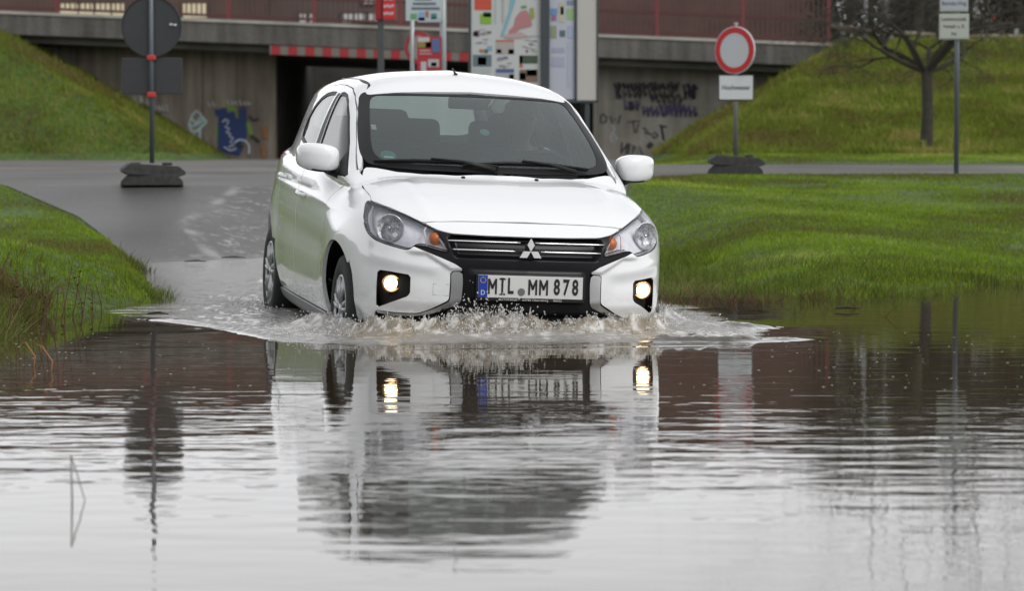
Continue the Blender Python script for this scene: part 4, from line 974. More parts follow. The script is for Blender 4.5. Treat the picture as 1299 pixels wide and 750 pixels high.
M_fascia=streaky('stained concrete edge',(.15,.145,.135),(.07,.068,.062)); M_wallA=streaky('stained shuttered wall',(.32,.28,.23),(.16,.13,.10)); M_wallB=streaky('pale stained wall',(.46,.43,.38),(.28,.26,.22))
BR=empty('bridge',(0,70,0)); tag(BR,'low concrete road bridge with dark red railing over the underpass','bridge')
dk=lambda x: 3.68-.039*(x+2.7)      # deck top height at x
def slab(x0,x1,y0,y1,t0,t1,mb):
    V=[(x0,y0,dk(x0)+t0),(x1,y0,dk(x1)+t0),(x1,y1,dk(x1)+t0),(x0,y1,dk(x0)+t0),(x0,y0,dk(x0)+t1),(x1,y0,dk(x1)+t1),(x1,y1,dk(x1)+t1),(x0,y1,dk(x0)+t1)]
    return mb.add(V,[(0,3,2,1),(4,5,6,7),(0,1,5,4),(1,2,6,5),(2,3,7,6),(3,0,4,7)])
off=Vector((0,-70,0))
def bchild(mb,name,m,parent=BR,smooth=False):
    o=mb.build(name,m,parent,smooth); o.data.transform(Matrix.Translation(off)) if parent is BR else None; return o
b=MB(); slab(-30,7.6,0-70+70+0,0,0,0,b) if False else None
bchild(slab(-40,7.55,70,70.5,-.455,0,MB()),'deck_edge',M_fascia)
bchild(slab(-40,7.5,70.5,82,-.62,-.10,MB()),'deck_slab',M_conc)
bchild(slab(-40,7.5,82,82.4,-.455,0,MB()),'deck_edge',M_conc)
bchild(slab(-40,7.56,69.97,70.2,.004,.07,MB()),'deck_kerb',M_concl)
# railing: posts, rails, bar panel
def rail_posts(y,nm):
    xs_=[7.2-1.95*k for k in range(0,18)]
    for x in xs_:
        bchild(MB().box((x,y,dk(x)+.58),(.09,.09,1.16),bev=.01),'railing_post',M_rail)
    for h in (1.12,.62,.16):
        bchild(slab(-28,7.2,y-.03,y+.03,h-.03,h+.03,MB()),'handrail',M_rail2)
    b=MB()
    for k in range(300):
        x=7.2-.115*k
        if any(abs(x-q)<.05 for q in xs_): continue
        b.box((x,y,dk(x)+.62),(.034,.02,.92))
    bchild(b,'railing_bars',M_railp)
rail_posts(70.15,'a')
# wing walls, tunnel
WL=empty('wing_wall',(-8,70.3,.7)); tag(WL,'brown concrete abutment wall with white and blue graffiti left of the underpass','wall')
def wchild(mb,name,m,par,mw):
    o=mb.build(name,m,par); o.data.transform(Matrix.Translation(-Vector(mw))); return o
b=MB(); b.box((-9.1,71.95,1.9),(7.2,.5,2.9)); wchild(b,'wall_face',M_wallA,WL,(-8,70.3,.7))
b=MB()
for x in (-10.2,-9.2,-8.2,-7.2,-6.4): b.box((x,71.695,1.9),(.03,.012,2.88))
wchild(b,'formwork_joint',M_conc,WL,(-8,70.3,.7))
WR=empty('wing_wall',(3.5,70.3,.7)); tag(WR,'grey concrete abutment wall with black and purple tags right of the underpass','wall')
b=MB(); b.box((4.6,71.95,1.75),(5.4,.5,2.7)); wchild(b,'wall_face',M_wallB,WR,(3.5,70.3,.7))
TU=empty('underpass',(-1.8,71,.7)); tag(TU,'dark tunnel walls of the underpass beneath the bridge','underpass')
M_tun=mat('dark tunnel concrete',(.055,.052,.045),.9,nscale=1.5,namt=.5)  # very dark, randomly mottled tone for the tunnel walls
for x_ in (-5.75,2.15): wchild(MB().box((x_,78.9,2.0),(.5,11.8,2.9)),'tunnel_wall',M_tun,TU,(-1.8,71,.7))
b=MB(); b.box((-1.8,85,2.0),(12,.4,3.2)); wchild(b,'closing_wall',M_tun,TU,(-1.8,71,.7))  # added wall shutting off the far end so the opening stays dark
# graffiti: strokes of paint on the wall faces, 4 mm proud
def gstroke(pts,w,m,par,mw,closed=False,d=71.69,nm='graffiti'):
    P3=[P(a,b_,d) for a,b_ in pts]; V=[];F=[]; sc=d/FPX
    pw=w*sc/2
    for i,p in enumerate(P3):
        a=P3[max(i-1,0)]; c=P3[min(i+1,len(P3)-1)]; t=Vector((c[0]-a[0],0,c[2]-a[2])).normalized(); n=Vector((-t.z,0,t.x))
        V+=[Vector(p)+n*pw,Vector(p)-n*pw]
    F=[(2*i,2*i+1,2*i+3,2*i+2) for i in range(len(P3)-1)]
    MBx=MB(); MBx.add(V,F); return MBx.v,MBx.f
def graf(name,color,strokes,par,mw,d=71.69,label=None):
    b=MB()
    for k,(pts,w) in enumerate(strokes):
        v,f=gstroke(pts,w,None,par,mw,d=d-.0015*k); b.add(v,f)
    o=wchild(b,name,mat('spray '+name,color,.7),par,mw)
    if label: o['label']=label
    return o
def scrib(x0,x1,y0,y1,n,w):
    r=[]; 
    for k in range(n):
        x=x0+(x1-x0)*k/n; dx=(x1-x0)/n
        r.append(([(x+RNG.uniform(-1,1),RNG.uniform(y0,y0+3)),(x+dx*.3,RNG.uniform(y1-3,y1)),(x+dx*.6,(y0+y1)/2+RNG.uniform(-3,3)),(x+dx*RNG.uniform(.5,.9),RNG.uniform(y0,y1))],w))
    return r
mwL=(-8,70.3,.7); mwR=(3.5,70.3,.7)
graf('white_graffiti',(.42,.40,.38),scrib(154,190,121,139,8,1.9)+scrib(196,216,131,145,4,1.9)+scrib(172,188,139,155,3,1.6)+scrib(264,276,128,136,2,1.5)+scrib(288,320,126,134,6,1.6),WL,mwL,label='white scribbled graffiti')
graf('teal_graffiti',(.36,.50,.50),[([(249,140),(243,147),(240,157),(246,160),(252,152),(256,146),(249,140)],2.6),([(240,157),(243,166),(250,166),(256,160),(262,154),(256,148)],3.2),([(246,166),(244,178),(243,184)],3),([(254,163),(253,176),(252,184)],2.5),([(236,172),(247,174)],2),([(243,150),(250,158),(258,152)],3)],WL,mwL,label='pale teal and white graffiti figure shape')
graf('green_graffiti',(.14,.26,.04),[([(287,134),(301,140)],6),([(276,160),(277,178)],5),([(314,155),(319,170)],5),([(296,136),(299,150)],5)],WL,mwL,label='green patches around the blue graffiti')
graf('blue_graffiti',(.015,.035,.13),[([(273,143),(282,141),(288,140)],8),([(284,142),(283,165),(283,192)],13),([(292,142),(297,165),(293,186)],12),([(308,136),(308,160),(308,180)],9),([(300,150),(302,172),(304,192)],8),([(283,190),(305,194)],6)],WL,mwL,d=71.67,label='large dark blue graffiti piece')
graf('white_lettering',(.50,.53,.60),[([(282,155),(286,151),(290,153),(288,158)],1.6),([(285,160),(291,163),(287,167),(293,170)],1.6),([(290,172),(296,175),(292,180),(297,184),(290,186)],1.6),([(297,181),(303,177),(311,178),(316,184),(316,195)],2.0),([(284,186),(292,191),(300,188)],1.4)],WL,mwL,d=71.655,label='white letters over the blue graffiti')
graf('black_graffiti',(.02,.02,.025),[([(316,147),(322,153),(328,150)],3),([(318,172),(325,176),(329,180)],4),([(300,183),(309,186)],5)],WL,mwL,d=71.662)
graf('orange_graffiti',(.26,.11,.03),[([(336,160),(337,176)],6),([(334,184),(335,200)],5)],WL,mwL,d=71.66)
dw=[([(762,145),(762,156),(768,155),(770,149),(764,144)],2.2),([(774,147),(777,157),(780,150),(784,157),(787,146)],2.2),([(803,152),(805,168)],1.6),([(796,155),(812,153)],1.6),([(810,156),(807,169)],1.6),([(815,162),(822,166),(817,168),(827,170)],2),([(829,168),(835,171),(831,175),(827,172)],2),([(839,160),(842,178)],3),([(836,159),(846,161)],2),([(789,180),(788,195),(792,188),(796,181),(794,196)],2),([(799,182),(797,195)],2),([(804,184),(802,196),(806,186),(809,196),(811,185),(815,197)],2),([(823,181),(828,184),(824,187),(821,183)],4)]
graf('black_graffiti',(.03,.03,.035),dw+scrib(780,862,103,116,16,2.6)+scrib(784,856,112,126,11,2.2)+scrib(868,884,104,126,3,3)+scrib(826,868,118,132,6,2.2)+[([(800,128),(801,140)],3.5),([(788,124),(782,118),(786,112)],3)],WR,mwR,label='black tags on the grey wall')
graf('purple_graffiti',(.09,.07,.15),scrib(792,812,126,140,4,2.8)+scrib(815,886,132,149,12,3.0)+scrib(836,870,128,140,5,2.2)+[([(877,110),(880,126)],5),([(870,108),(886,112)],3),([(783,112),(784,125)],6)],WR,mwR,label='purple tags on the grey wall')
graf('white_graffiti',(.42,.45,.48),[([(776,158),(780,163),(777,168),(783,176),(776,180),(775,170)],2.4)],WR,mwR)
# striped height limit beam
HB=empty('height_limit_beam',(-4,69.6,0)); tag(HB,'red and white striped height warning beam under the bridge edge','warning beam')
M_wr=mat('warning red',(.28,.012,.015),.5); M_ww=mat('warning grey white',(.14,.13,.11),.6)
p0=P(342,63,69.6); p1=P(620,73,69.6); L0=Vector(p1)-Vector(p0)
MB().poly([Vector(p0)+Vector((0,0,.10)),Vector(p1)+Vector((0,0,.10)),Vector(p1)-Vector((0,0,.10)),Vector(p0)-Vector((0,0,.10))],.05,n=(0,1,0)).build('beam',M_ww,HB)
for k in range(13):
    a=Vector(p0)+L0*((k+.1)/12.8); c=Vector(p0)+L0*((k+.62)/12.8)
    MB().poly([a+Vector((0,-.004,.10)),c+Vector((0,-.004,.10)),c+Vector((0,-.004,-.10)),a+Vector((0,-.004,-.10))],-.006,n=(0,1,0)).build('red_block',M_wr,HB)
for o in HB.children: o.data.transform(Matrix.Translation((4,-69.6,0)))
# ---------------------------------------------------------------- things behind the bridge
M_redb=mat('red brown cladding',(.105,.060,.048),.8,nscale=1.2,namt=.35); M_brn=mat('brown cladding',(.10,.065,.05),.8,nscale=1.,namt=.4)
M_roofd=mat('dark roof sheet',(.05,.045,.042),.7); M_winl=mat('lit window',(.5,.44,.30),.5,emis=(1,.84,.55),estr=.16); M_winp=mat('pale shop window',(.55,.55,.55),.4); M_gen=mat('grey building plaster',(.20,.19,.18),.85,nscale=.8,namt=.2)
def building(name,label,x0,x1,y,dep,h,m,rm,wins=(),wm=None,z0=3.2):
    E_=empty(name,((x0+x1)/2,y,z0)); tag(E_,label,'building'); ox=(x0+x1)/2
    b=MB(); b.box((0,dep/2,(h)/2),(x1-x0,dep,h)); b.build('wall',m,E_)
    MB().box((0,dep/2,h+.12),(x1-x0+.5,dep+.5,.24),bev=.03).build('roof',rm,E_)
    for (a,b_,w,hh) in wins:
        fr=MB().box((a-ox,-.02,b_-z0),(w+.12,.06,hh+.12)).build('window',M_roofd,E_); MB().box((a-ox,-.06,b_-z0),(w,.02,hh)).build('pane',wm or M_winp,fr)
    return E_
def px_rect(x0,x1,y0,y1,d):
    a=P(x0,y0,d); b_=P(x1,y1,d); return ((a[0]+b_[0])/2,(a[2]+b_[2])/2,abs(b_[0]-a[0]),abs(a[2]-b_[2]))
building('flat_roof_building','long red brown building behind the right end of the bridge railing',P(756,0,88)[0],P(1062,0,88)[0],88,10,4.3,M_redb,M_roofd)
building('shop_building','brown shop building with yellow lit windows behind the left railing',P(-260,0,90)[0],P(330,0,90)[0],90,12,4.1,M_brn,M_roofd,[px_rect(a,b_,4,22,89.9) for a,b_ in ((76,98),(100,118),(120,140),(142,157),(232,262))],M_winl)
building('low_building','grey brown building with small pale windows behind the bridge railing',P(334,0,94)[0],P(752,0,94)[0],94,12,4.2,mat('grey brown plaster',(.13,.105,.095),.85,nscale=.9,namt=.3),M_roofd,[px_rect(a,b_,17,28,93.9) for a,b_ in ((278,292),(380,388),(393,401),(434,447),(450,463),(466,480))][1:]+[px_rect(460,480,-6,4,93.9)])
building('grey_building','grey building with orange red sign boards behind the bare tree',P(1195,0,96)[0],P(1480,0,96)[0],96,12,4.2,M_gen,M_roofd,[px_rect(1235,1262,0,22,95.9)])
bl=empty('billboard',P(1270,20,92)); tag(bl,'red and orange edged sign board on the grey building','billboard')
b=MB(); q=px_rect(1254,1292,24,34,92); b.box((0,0,0),(q[2],.06,q[3]),rot=Matrix.Rotation(-.10,3,'Y'),bev=.01); b.build('board',mat('sign white',(.5,.48,.46),.5),bl)
b=MB(); b.box((.02,-.04,.01),(q[2]*.9,.02,q[3]*.62),rot=Matrix.Rotation(-.10,3,'Y')); b.build('red_panel',mat('sign red',(.45,.03,.02),.5),bl)
b=MB(); b.box((.30,-.05,.5),(.16,.05,.85)); b.build('orange_panel',mat('sign orange',(.45,.12,.02),.5),bl)
# ---------------------------------------------------------------- wire fence / posts beyond the bridge end
M_gal=mat('galvanised steel',(.30,.32,.33),.4,metal=.6); M_galb=mat('painted steel post',(.115,.13,.15),.45,metal=.3)
fe=empty('guard_rail',P(1170,40,74)); tag(fe,'pale guard rail on posts along the top of the right embankment','guard rail')
o0=Vector(fe.location)
pts=[P(x,y,74) for x,y in ((1052,31),(1100,38),(1180,44),(1299,47),(1400,50))]
b=MB(); b.tube([Vector(p)-o0 for p in pts],.06,8); b.build('rail',mat('rusty pale rail',(.24,.20,.16),.6),fe,smooth=True)
for x in (1070,1098,1131,1200,1245,1290): 
    b=MB(); p=Vector(P(x,40,74)); b.box(p-o0+Vector((0,.1,-.35)),(.10,.10,.95),bev=.01); b.build('post',M_gal,fe)
for x,top in ((1098,-60),(1124,-80)):
    p=P(x,62,76); t=P(x,top,76); pl=MB().tube([(0,0,-.5),(0,0,t[2]-p[2])],[.055,.05],10).build('steel_mast',M_gal,None,smooth=True); pl.location=p
    tag(pl,'thin galvanised mast behind the guard rail, %s of the two'%('left' if x<1110 else 'right'),'mast','masts behind the guard rail')
# ---------------------------------------------------------------- trees
M_bark=mat('dark bark',(.052,.045,.034),.9,nscale=9,namt=.4,bump=.02); M_twig=mat('twigs',(.055,.048,.036),.9); M_bark2=mat('greenish bark',(.075,.072,.045),.9,nscale=9,namt=.4,bump=.02)
def bare_tree(loc,h,trad,label,group=None,seed=1,spread=.9,levels=5,fork=.3,mt=M_bark,limbs=5,droop=.0):
    R=random.Random(seed); E_=empty('bare_tree',loc); tag(E_,label,'tree',group)
    tb=MB(); cb_=MB()
    def br(p,d,L_,r,lv,mb):
        n=4; pts=[p]; rr=[r]; dd=d.copy()
        for i in range(n):
            dd=(dd+Vector((R.gauss(0,.13),R.gauss(0,.13),R.gauss(.03,.09)-droop*lv))).normalized(); pts.append(pts[-1]+dd*L_/n); rr.append(r*(1-(.24 if levels>6 else .42)*(i+1)/n))
        mb.tube(pts,rr,7 if lv<2 else 4,cap=False)
        if lv>=levels: return
        k=R.choice((2,3,3)) if lv<levels-1 else 3
        for j in range(k):
            t=pts[-1] if j<2 else pts[R.choice((2,3))]
            a=R.uniform(0,2*math.pi); side=Vector((math.cos(a),math.sin(a)*.8,R.uniform(-.15,.35))).normalized()
            nd=(dd*(.75)+side*spread*R.uniform(.6,1.)).normalized()
            br(t,nd,L_*R.uniform(.66,.86),rr[-1]*(R.uniform(.70,.86) if levels>6 else R.uniform(.62,.85)),lv+1,cb_)
    H_=h*fork; tb.tube([(0,0,-.2),(0,0,0),(.02,0,H_*.5),(0,0,H_)],[trad*1.35,trad*1.15,trad*.92,trad*.95],12)
    for j in range(limbs):
        a=2*math.pi*j/limbs+R.uniform(-.4,.4); d=Vector((math.cos(a)*R.uniform(.7,1.1),math.sin(a)*.8,R.uniform(.2,.9))).normalized()
        br(Vector((0,0,H_*.96)),d,h*(.15 if levels>6 else .23),trad*.46,1,cb_)
    tb.build('trunk',mt,E_,smooth=True); cb_.build('crown',M_twig,E_,smooth=True); return E_
p=P(1175,191,50); bare_tree((p[0],50,float(ground_z(p[0],50))),5.6,.098,'dark bare tree with spreading limbs on the right embankment',seed=11,spread=1.15,levels=8,fork=.235,limbs=9,droop=.02)
g_='bare trees and scrub beyond the guard rail'
for k,(x,d,h,lab) in enumerate(((1085,84,6.2,'bare scrubby tree just right of the bridge end'),(1140,86,7.0,'bare tree directly left of the large trunk, beyond the rail'),(1230,85,6.0,'bare tree behind the white supplementary signs'),(1330,83,7.5,'bare tree at the far right beyond the rail'))):
    p=P(x,60,d); bare_tree((p[0],d,3.2),h,.10,lab,g_,seed=30+k,levels=5,fork=.15,limbs=6,mt=M_bark2)
for k,(x,d,h,lab) in enumerate(((1165,78,11.5,'tall bare tree rising out of the picture above the large trunk'),(1290,80,13,'tall bare tree rising out of the picture at the far right'))):
    p=P(x,60,d); bare_tree((p[0],d,3.2),h,.13,lab,g_,seed=50+k,levels=6,fork=.25,limbs=6,mt=M_bark2)
M_ever=mat('dark evergreen leaves',(.022,.030,.014),.7); 
def shrub(loc,rx,rz,label,group,n=6500,leaf=.13,m=M_ever,seed=0,cat='shrub'):
    r=np.random.default_rng(seed); E_=empty('shrub',loc); tag(E_,label,cat,group)
    cl=r.normal(0,1,(26,3)); cl/=np.linalg.norm(cl,axis=1)[:,None]; cl*=r.uniform(.35,.95,(26,1)); cl*=np.array([rx,rx*.6,rz]); cl[:,2]+=rz*.8
    c=cl[r.integers(0,26,n)]+r.normal(0,.22,(n,3))*np.array([rx,rx*.6,rz])*.9
    c[:,2]=np.abs(c[:,2]); A=r.normal(0,1,(n,3)); A/=np.linalg.norm(A,axis=1)[:,None]; B=np.cross(A,r.normal(0,1,(n,3))); B/=np.linalg.norm(B,axis=1)[:,None]; s=leaf*r.uniform(.5,1.2,(n,1))
    V=np.stack([c-A*s*.5,c+B*s*.3,c+A*s*.5,c-B*s*.3],1).reshape(-1,3); Q=np.arange(4*n).reshape(-1,4)
    o=bigmesh('foliage',V,Q,m,smooth=False); o.parent=E_
    b=MB()
    for k in range(7): b.tube([(0,0,-.1),tuple(cl[k]*.6),tuple(cl[k])],[.05,.03,.012],5)
    b.build('stem',M_bark,E_,smooth=True)
gs='dark shrubs behind the guard rail'
for k,(x,d,rx,rz,lab) in enumerate(((1068,79,1.3,2.7,'dark shrub beside the bridge end post'),(1112,80,1.6,2.8,'dark shrub right of the first mast'),(1160,81,1.6,2.7,'dark shrub behind the crown of the large bare tree'),(1208,80,1.6,2.6,'dark shrub behind the supplementary signs'),(1258,97,1.6,2.4,'dark shrub under the red sign board'),(1305,80,1.5,2.7,'dark shrub at the right edge of the picture'))):
    p=P(x,60,d); shrub((p[0],d,3.15),rx,rz,lab,gs,seed=60+k,m=mat('dull shrub leaves',(.034,.032,.020),.8) if k%2 else M_ever)
# ---------------------------------------------------------------- signs
M_signb=mat('sign back grey',(.045,.047,.05),.45,metal=.3,nscale=3,namt=.15); M_red=mat('traffic sign red',(.50,.012,.015),.35); M_white=mat('traffic sign white',(.50,.52,.54),.35); M_clamp=mat('red clamp',(.42,.03,.025),.5)
M_base=mat('recycled black rubber',(.040,.039,.038),.75,nscale=22,namt=.45,bump=.004)
def foot_plate(nm,loc,rz,label,grp,w=.66,dd=.40):
    E_=empty(nm,loc,rz); tag(E_,label,'sign base',grp)
    for z0,fl in ((0,False),(.098,True)):
        prof=[(-w/2,0),(-w/2*.97,.045),(-w/2*.78,.105),(w/2*.78,.105),(w/2*.97,.045),(w/2,0)]
        if fl: prof=[(-w/2*.80,0),(-w/2*.99,.028),(-w/2*.97,.060),(-w/2*.78,.112),(w/2*.76,.100),(w/2*.98,.052),(w/2*1.0,.022),(w/2*.84,0)]
        k=len(prof); V=[(a,-dd/2,z0+b_) for a,b_ in prof]+[(a,dd/2,z0+b_) for a,b_ in prof]
        b=MB(); b.add(V,[tuple(range(k))[::-1] if False else tuple(range(k)),tuple(range(k,2*k))[::-1]]+[(i,k+i,k+(i+1)%k,(i+1)%k) for i in range(k)])
        o=b.build('rubber_block',M_base,E_); bv=o.modifiers.new('b','BEVEL'); bv.width=.006; bv.segments=2
        if fl: o.rotation_euler=(0,math.radians(2.0),math.radians(6))
    b=MB(); 
    for q in (-.22,.2): b.box((q*w*1.2,.02,.212),(.10,.12,.028),bev=.008)
    b.build('grip',M_base,E_)
    return E_
# left sign, seen from behind
D1_=30.5; p=P(193,234,D1_); gz=float(ground_z(p[0],D1_))+.012
foot_plate('rubber_sign_base',(p[0],D1_,gz),.10,'black rubber foot block under the traffic sign seen from behind','rubber foot blocks under the mobile signs',.62,.42)
S1=empty('road_sign',(p[0],D1_,gz)); tag(S1,'round traffic sign with square plate seen from behind on a steel post','road sign')
MB().tube([(0,0,.22),(0,0,2.52)],.024,12).build('post',M_galb,S1,smooth=True)
zc=P(193,33,D1_)[2]-gz; MB().lathe([(0,.0),(.296,0),(.300,-.004),(.300,-.022),(.293,-.022),(.290,-.006),(0,-.006)],(0,.035,zc),(0,1,0),48).build('sign_disc',M_signb,S1,smooth=False)
zp=P(193,96,D1_)[2]-gz; MB().box((0,.045,zp),(.60,.012,.36),bev=.005).build('sign_plate',M_signb,S1)
for z in (P(193,73,D1_)[2]-gz,P(193,120,D1_)[2]-gz): MB().box((0,0,z),(.085,.07,.055),bev=.012).build('clamp',M_clamp,S1)
b=MB(); b.box((.195,.012,zc+.02),(.03,.004,.022),bev=.002).box((.235,.012,zc+.015),(.03,.004,.022),bev=.002); b.build('sticker',M_white,S1)
# right sign: no vehicles, with plate
D2_=36.5; p=P(933,213,D2_); gz=float(ground_z(p[0],D2_))
foot_plate('rubber_sign_base',(p[0],D2_,gz+.01),-.08,'black rubber foot block under the red ringed sign','rubber foot blocks under the mobile signs',.66,.42)
S2=empty('road_sign',(p[0],D2_,gz),math.radians(-0)); tag(S2,'red ringed white no vehicles sign with a flood plate below','road sign')
MB().tube([(0,0,.22),(0,0,P(933,28,D2_)[2]-gz)],.026,12).build('post',M_gal,S2,smooth=True)
rzz=math.radians(38); nrm=Vector((math.sin(-rzz),-math.cos(rzz),0)); 
zc=P(933,63.5,D2_)[2]-gz; sg_=MB().lathe([(0,0),(.280,0),(.283,-.003),(.283,-.02)],(0,0,zc),nrm,48).build('sign_disc',M_white,S2); sg_.location=nrm*.03
MB().lathe([(.205,.0035),(.272,.0035),(.272,0)],(0,0,zc),nrm,48).build('red_ring',M_red,sg_)
MB().lathe([(0,0),(.283,0)],Vector((0,0,zc))-nrm*.022,-nrm,32).build('sign_back',M_signb,sg_)
zp=P(933,111,D2_)[2]-gz; fr2=frame(Vector((0,0,zp))+Vector((0,-.04,0)),(1,0,0),(0,0,1))
pl=MB().box((0,-.035,zp),(.42,.012,.305),bev=.004).build('sign_plate',M_signb,S2); MB().box((0,-.044,zp),(.395,.006,.28),bev=.002).build('plate_face',M_white,pl)
text('Hochwasser','lettering',M_pblack,pl,frame((0,-.0478,zp),(1,0,0),(0,0,1)),.078,.86,.0008,bold=.0012)
for z in (P(933,92.5,D2_)[2]-gz,P(933,127,D2_)[2]-gz,P(933,32,D2_)[2]-gz): MB().box((0,0,z),(.06,.05,.03),bev=.008).build('clamp',M_clamp,S2)
# right hand post with two text plates
D3_=36.7; p=P(1213,216,D3_); gz=float(ground_z(p[0],D3_))
S3=empty('sign_post',(p[0],D3_,gz)); tag(S3,'grey steel post with white supplementary text plates beside the path','sign')
MB().tube([(0,0,-.1),(0,0,2.9)],.030,12).build('post',M_galb,S3,smooth=True)
def tplate(y0,y1,lines,sz,w=38,cx=1209.5,ink=M_pblack,face=M_white):
    a=P(cx-w/2,y0,D3_);b_=P(cx+w/2,y1,D3_); zc=(a[2]+b_[2])/2-gz; x=(a[0]+b_[0])/2-p[0]; W_=b_[0]-a[0]; H_=a[2]-b_[2]
    pl=MB().box((x,-.045,zc),(W_,.012,H_),bev=.008).build('sign_plate',mat('plate rim',(.30,.32,.28),.4),S3); MB().box((x,-.053,zc),(W_*.93,.006,H_*.90),bev=.003).build('plate_face',face,pl)
    n=len(lines)
    for k,t in enumerate(lines): text(t,'lettering',ink,pl,frame((x,-.0568,zc+H_*.84*((n-1)/2-k)/n),(1,0,0),(0,0,1)),sz,.78,.0006,bold=.0008)
M_w2=mat('faded sign white',(.36,.38,.34),.4); M_bink=mat('blue ink',(.03,.05,.13),.5)
tplate(17,50,['Landwirtschaftl.','Verkehr u. R.','frei'],.062,face=M_w2); tplate(-22,15,['Gemeinde','Betriebs-Weg'],.066,w=36,ink=M_bink,face=mat('blue grey sign',(.33,.35,.38),.4))
# ---------------------------------------------------------------- posters, posts and kiosk behind the car
D4=42.0
def gz_at(px,d): x=P(px,0,d)[0]; return x,float(ground_z(x,d))
x,z=gz_at(483,D4); PS=empty('parking_column',(x,D4,z)); tag(PS,'red box sign with white writing on a dark post behind the car','sign')
MB().box((0,0,1.4),(.085,.085,2.8),bev=.01).build('post',mat('dark green grey post',(.05,.06,.06),.5),PS)
a=P(480,24,D4); MB().box((-.05+.02,-.02,a[2]-z+.35),(.09,.12,.72),bev=.01).build('box_side',mat('deep red',(.22,.004,.006),.45),PS)
rb=MB().box((.115,-.06,a[2]-z+.34),(.17,.06,.70),bev=.01).build('box_face',M_red,PS)
b=MB()
for k in range(3):
    for s_ in range(4): b.box((.055+.035*s_+.004*k,-.095,a[2]-z+.07+.10*k+.008*(s_%2)),(.024,.006,.036),bev=.004)
b.build('lettering',M_white,rb)
x,z=gz_at(562,D4); PO=empty('poster_post',(x,D4,z)); tag(PO,'light steel post carrying a white event sign and a red poster','sign')
MB().tube([(0,0,0),(0,0,3.0)],.045,12).build('post',mat('light post',(.30,.33,.33),.45,metal=.3),PO,smooth=True)
def colr(n,c): return mat(n,c,.5)
def flat(par,d,base,x0,x1,y0,y1,m,nm,proud=0,th=.01,skew=0):
    a=P(x0,y0,d);b_=P(x1,y1,d); o=MB().box(((a[0]+b_[0])/2-base[0],-.06-proud,(a[2]+b_[2])/2-base[1]),(b_[0]-a[0],th,a[2]-b_[2]),rot=Matrix.Rotation(skew,3,'Y')).build(nm,m,par); return o
bs=(x,z)
w_=flat(PO,D4,bs,515,561,-4,26,colr('poster pale blue',(.42,.48,.50)),'event_sign')
M_ink=colr('poster ink',(.10,.13,.16))
for k,(a,b_,c,d_) in enumerate(((524,553,3,6),(522,558,9,12),(526,548,-2,0))): flat(w_,D4,bs,a,b_,c,d_,M_ink,'print_line',.008,.004)
for a,b_,c,d_,col in ((521,529,17,24,(.10,.30,.14)),(531,539,15,26,(.20,.33,.55)),(540,544,14,22,(.35,.12,.05)),(547,554,17,24,(.04,.18,.16)),(530,560,22,28,(.36,.42,.46))): flat(w_,D4,bs,a,b_,c,d_,colr('poster patch',col),'print_patch',.008,.004)
r_=flat(PO,D4,bs,529,560,46,96,colr('poster red',(.36,.02,.03)),'red_poster')
for a,b_,c,d_,col in ((530,545,47,53,(.45,.45,.43)),(530,547,53,60,(.22,.20,.04)),(540,547,53,60,(.50,.38,.08)),(548,558,49,66,(.08,.13,.28)),(532,546,63,65,(.42,.30,.30)),(532,548,67,69,(.45,.25,.25)),(534,541,78,93,(.45,.43,.45)),(543,557,75,85,(.38,.42,.42)),(547,554,79,84,(.08,.14,.13))): flat(r_,D4,bs,a,b_,c,d_,colr('poster patch',col),'print_patch',.008,.004)
# a second round sign, turned away, behind the red poster
x,z=gz_at(523,43.5); RS=empty('round_sign',(x,43.5,z)); tag(RS,'faded red edged round sign turned aside behind the red poster','road sign')
MB().tube([(0,0,0),(0,0,2.55)],.03,10).build('post',M_gal,RS,smooth=True)
c=P(531,60,43.5); nn=Vector((-.5,-.85,0)).normalized(); MB().lathe([(0,0),(.17,0),(.17,-.01)],(c[0]-x,-.03,c[2]-z),nn,32).build('sign_disc',M_w2,RS); MB().lathe([(.17,.002),(.235,.002),(.235,-.01)],(c[0]-x,-.03,c[2]-z),nn,32).build('red_ring',mat('faded red',(.38,.04,.05),.5),RS)
# kiosk
D5=40.0; x,z=gz_at(676,D5); K=empty('info_kiosk',(x,D5,z)); tag(K,'tall information kiosk with town map and posters behind the car','information board'); bs=(x,z)
M_frm=mat('dark kiosk frame',(.035,.045,.05),.4); M_pap=mat('poster paper',(.42,.44,.43),.5); M_grp=mat('kiosk grey panel',(.42,.41,.38),.5)
def kbox(x0,x1,y0,y1,yoff,dep,m,nm,bev=.004):
    a=P(x0,y0,D5);b_=P(x1,y1,D5); return MB().box(((a[0]+b_[0])/2-x,yoff+dep/2,(a[2]+b_[2])/2-z),(b_[0]-a[0],dep,a[2]-b_[2]),bev=bev).build(nm,m,K)
kbox(594,597.5,-70,112,0,.08,M_frm,'frame_post'); kbox(686,697,-70,128,-.03,.14,M_frm,'frame_post'); kbox(729,732,-70,126,-.01,.10,M_frm,'frame_post'); kbox(757,759,-70,129,-.01,.10,M_frm,'frame_post')
kbox(597.5,686,-70,109,.02,.05,M_pap,'map_board'); kbox(697,729,-70,126,.02,.05,mat('pale lilac paper',(.38,.40,.46),.5),'notice_board'); kbox(732,757,-70,127,.005,.08,M_grp,'end_panel'); kbox(594,759,127,130,0,.12,M_frm,'bottom_rail'); kbox(594,759,-76,-70,-.02,.16,M_frm,'top_rail')
for a in (600,692,745): kbox(a-3,a+3,130,205,.02,.06,M_frm,'leg')
mbd=[o for o in K.children if o.name.startswith('map_board')][0]; nbd=[o for o in K.children if o.name.startswith('notice_board')][0]
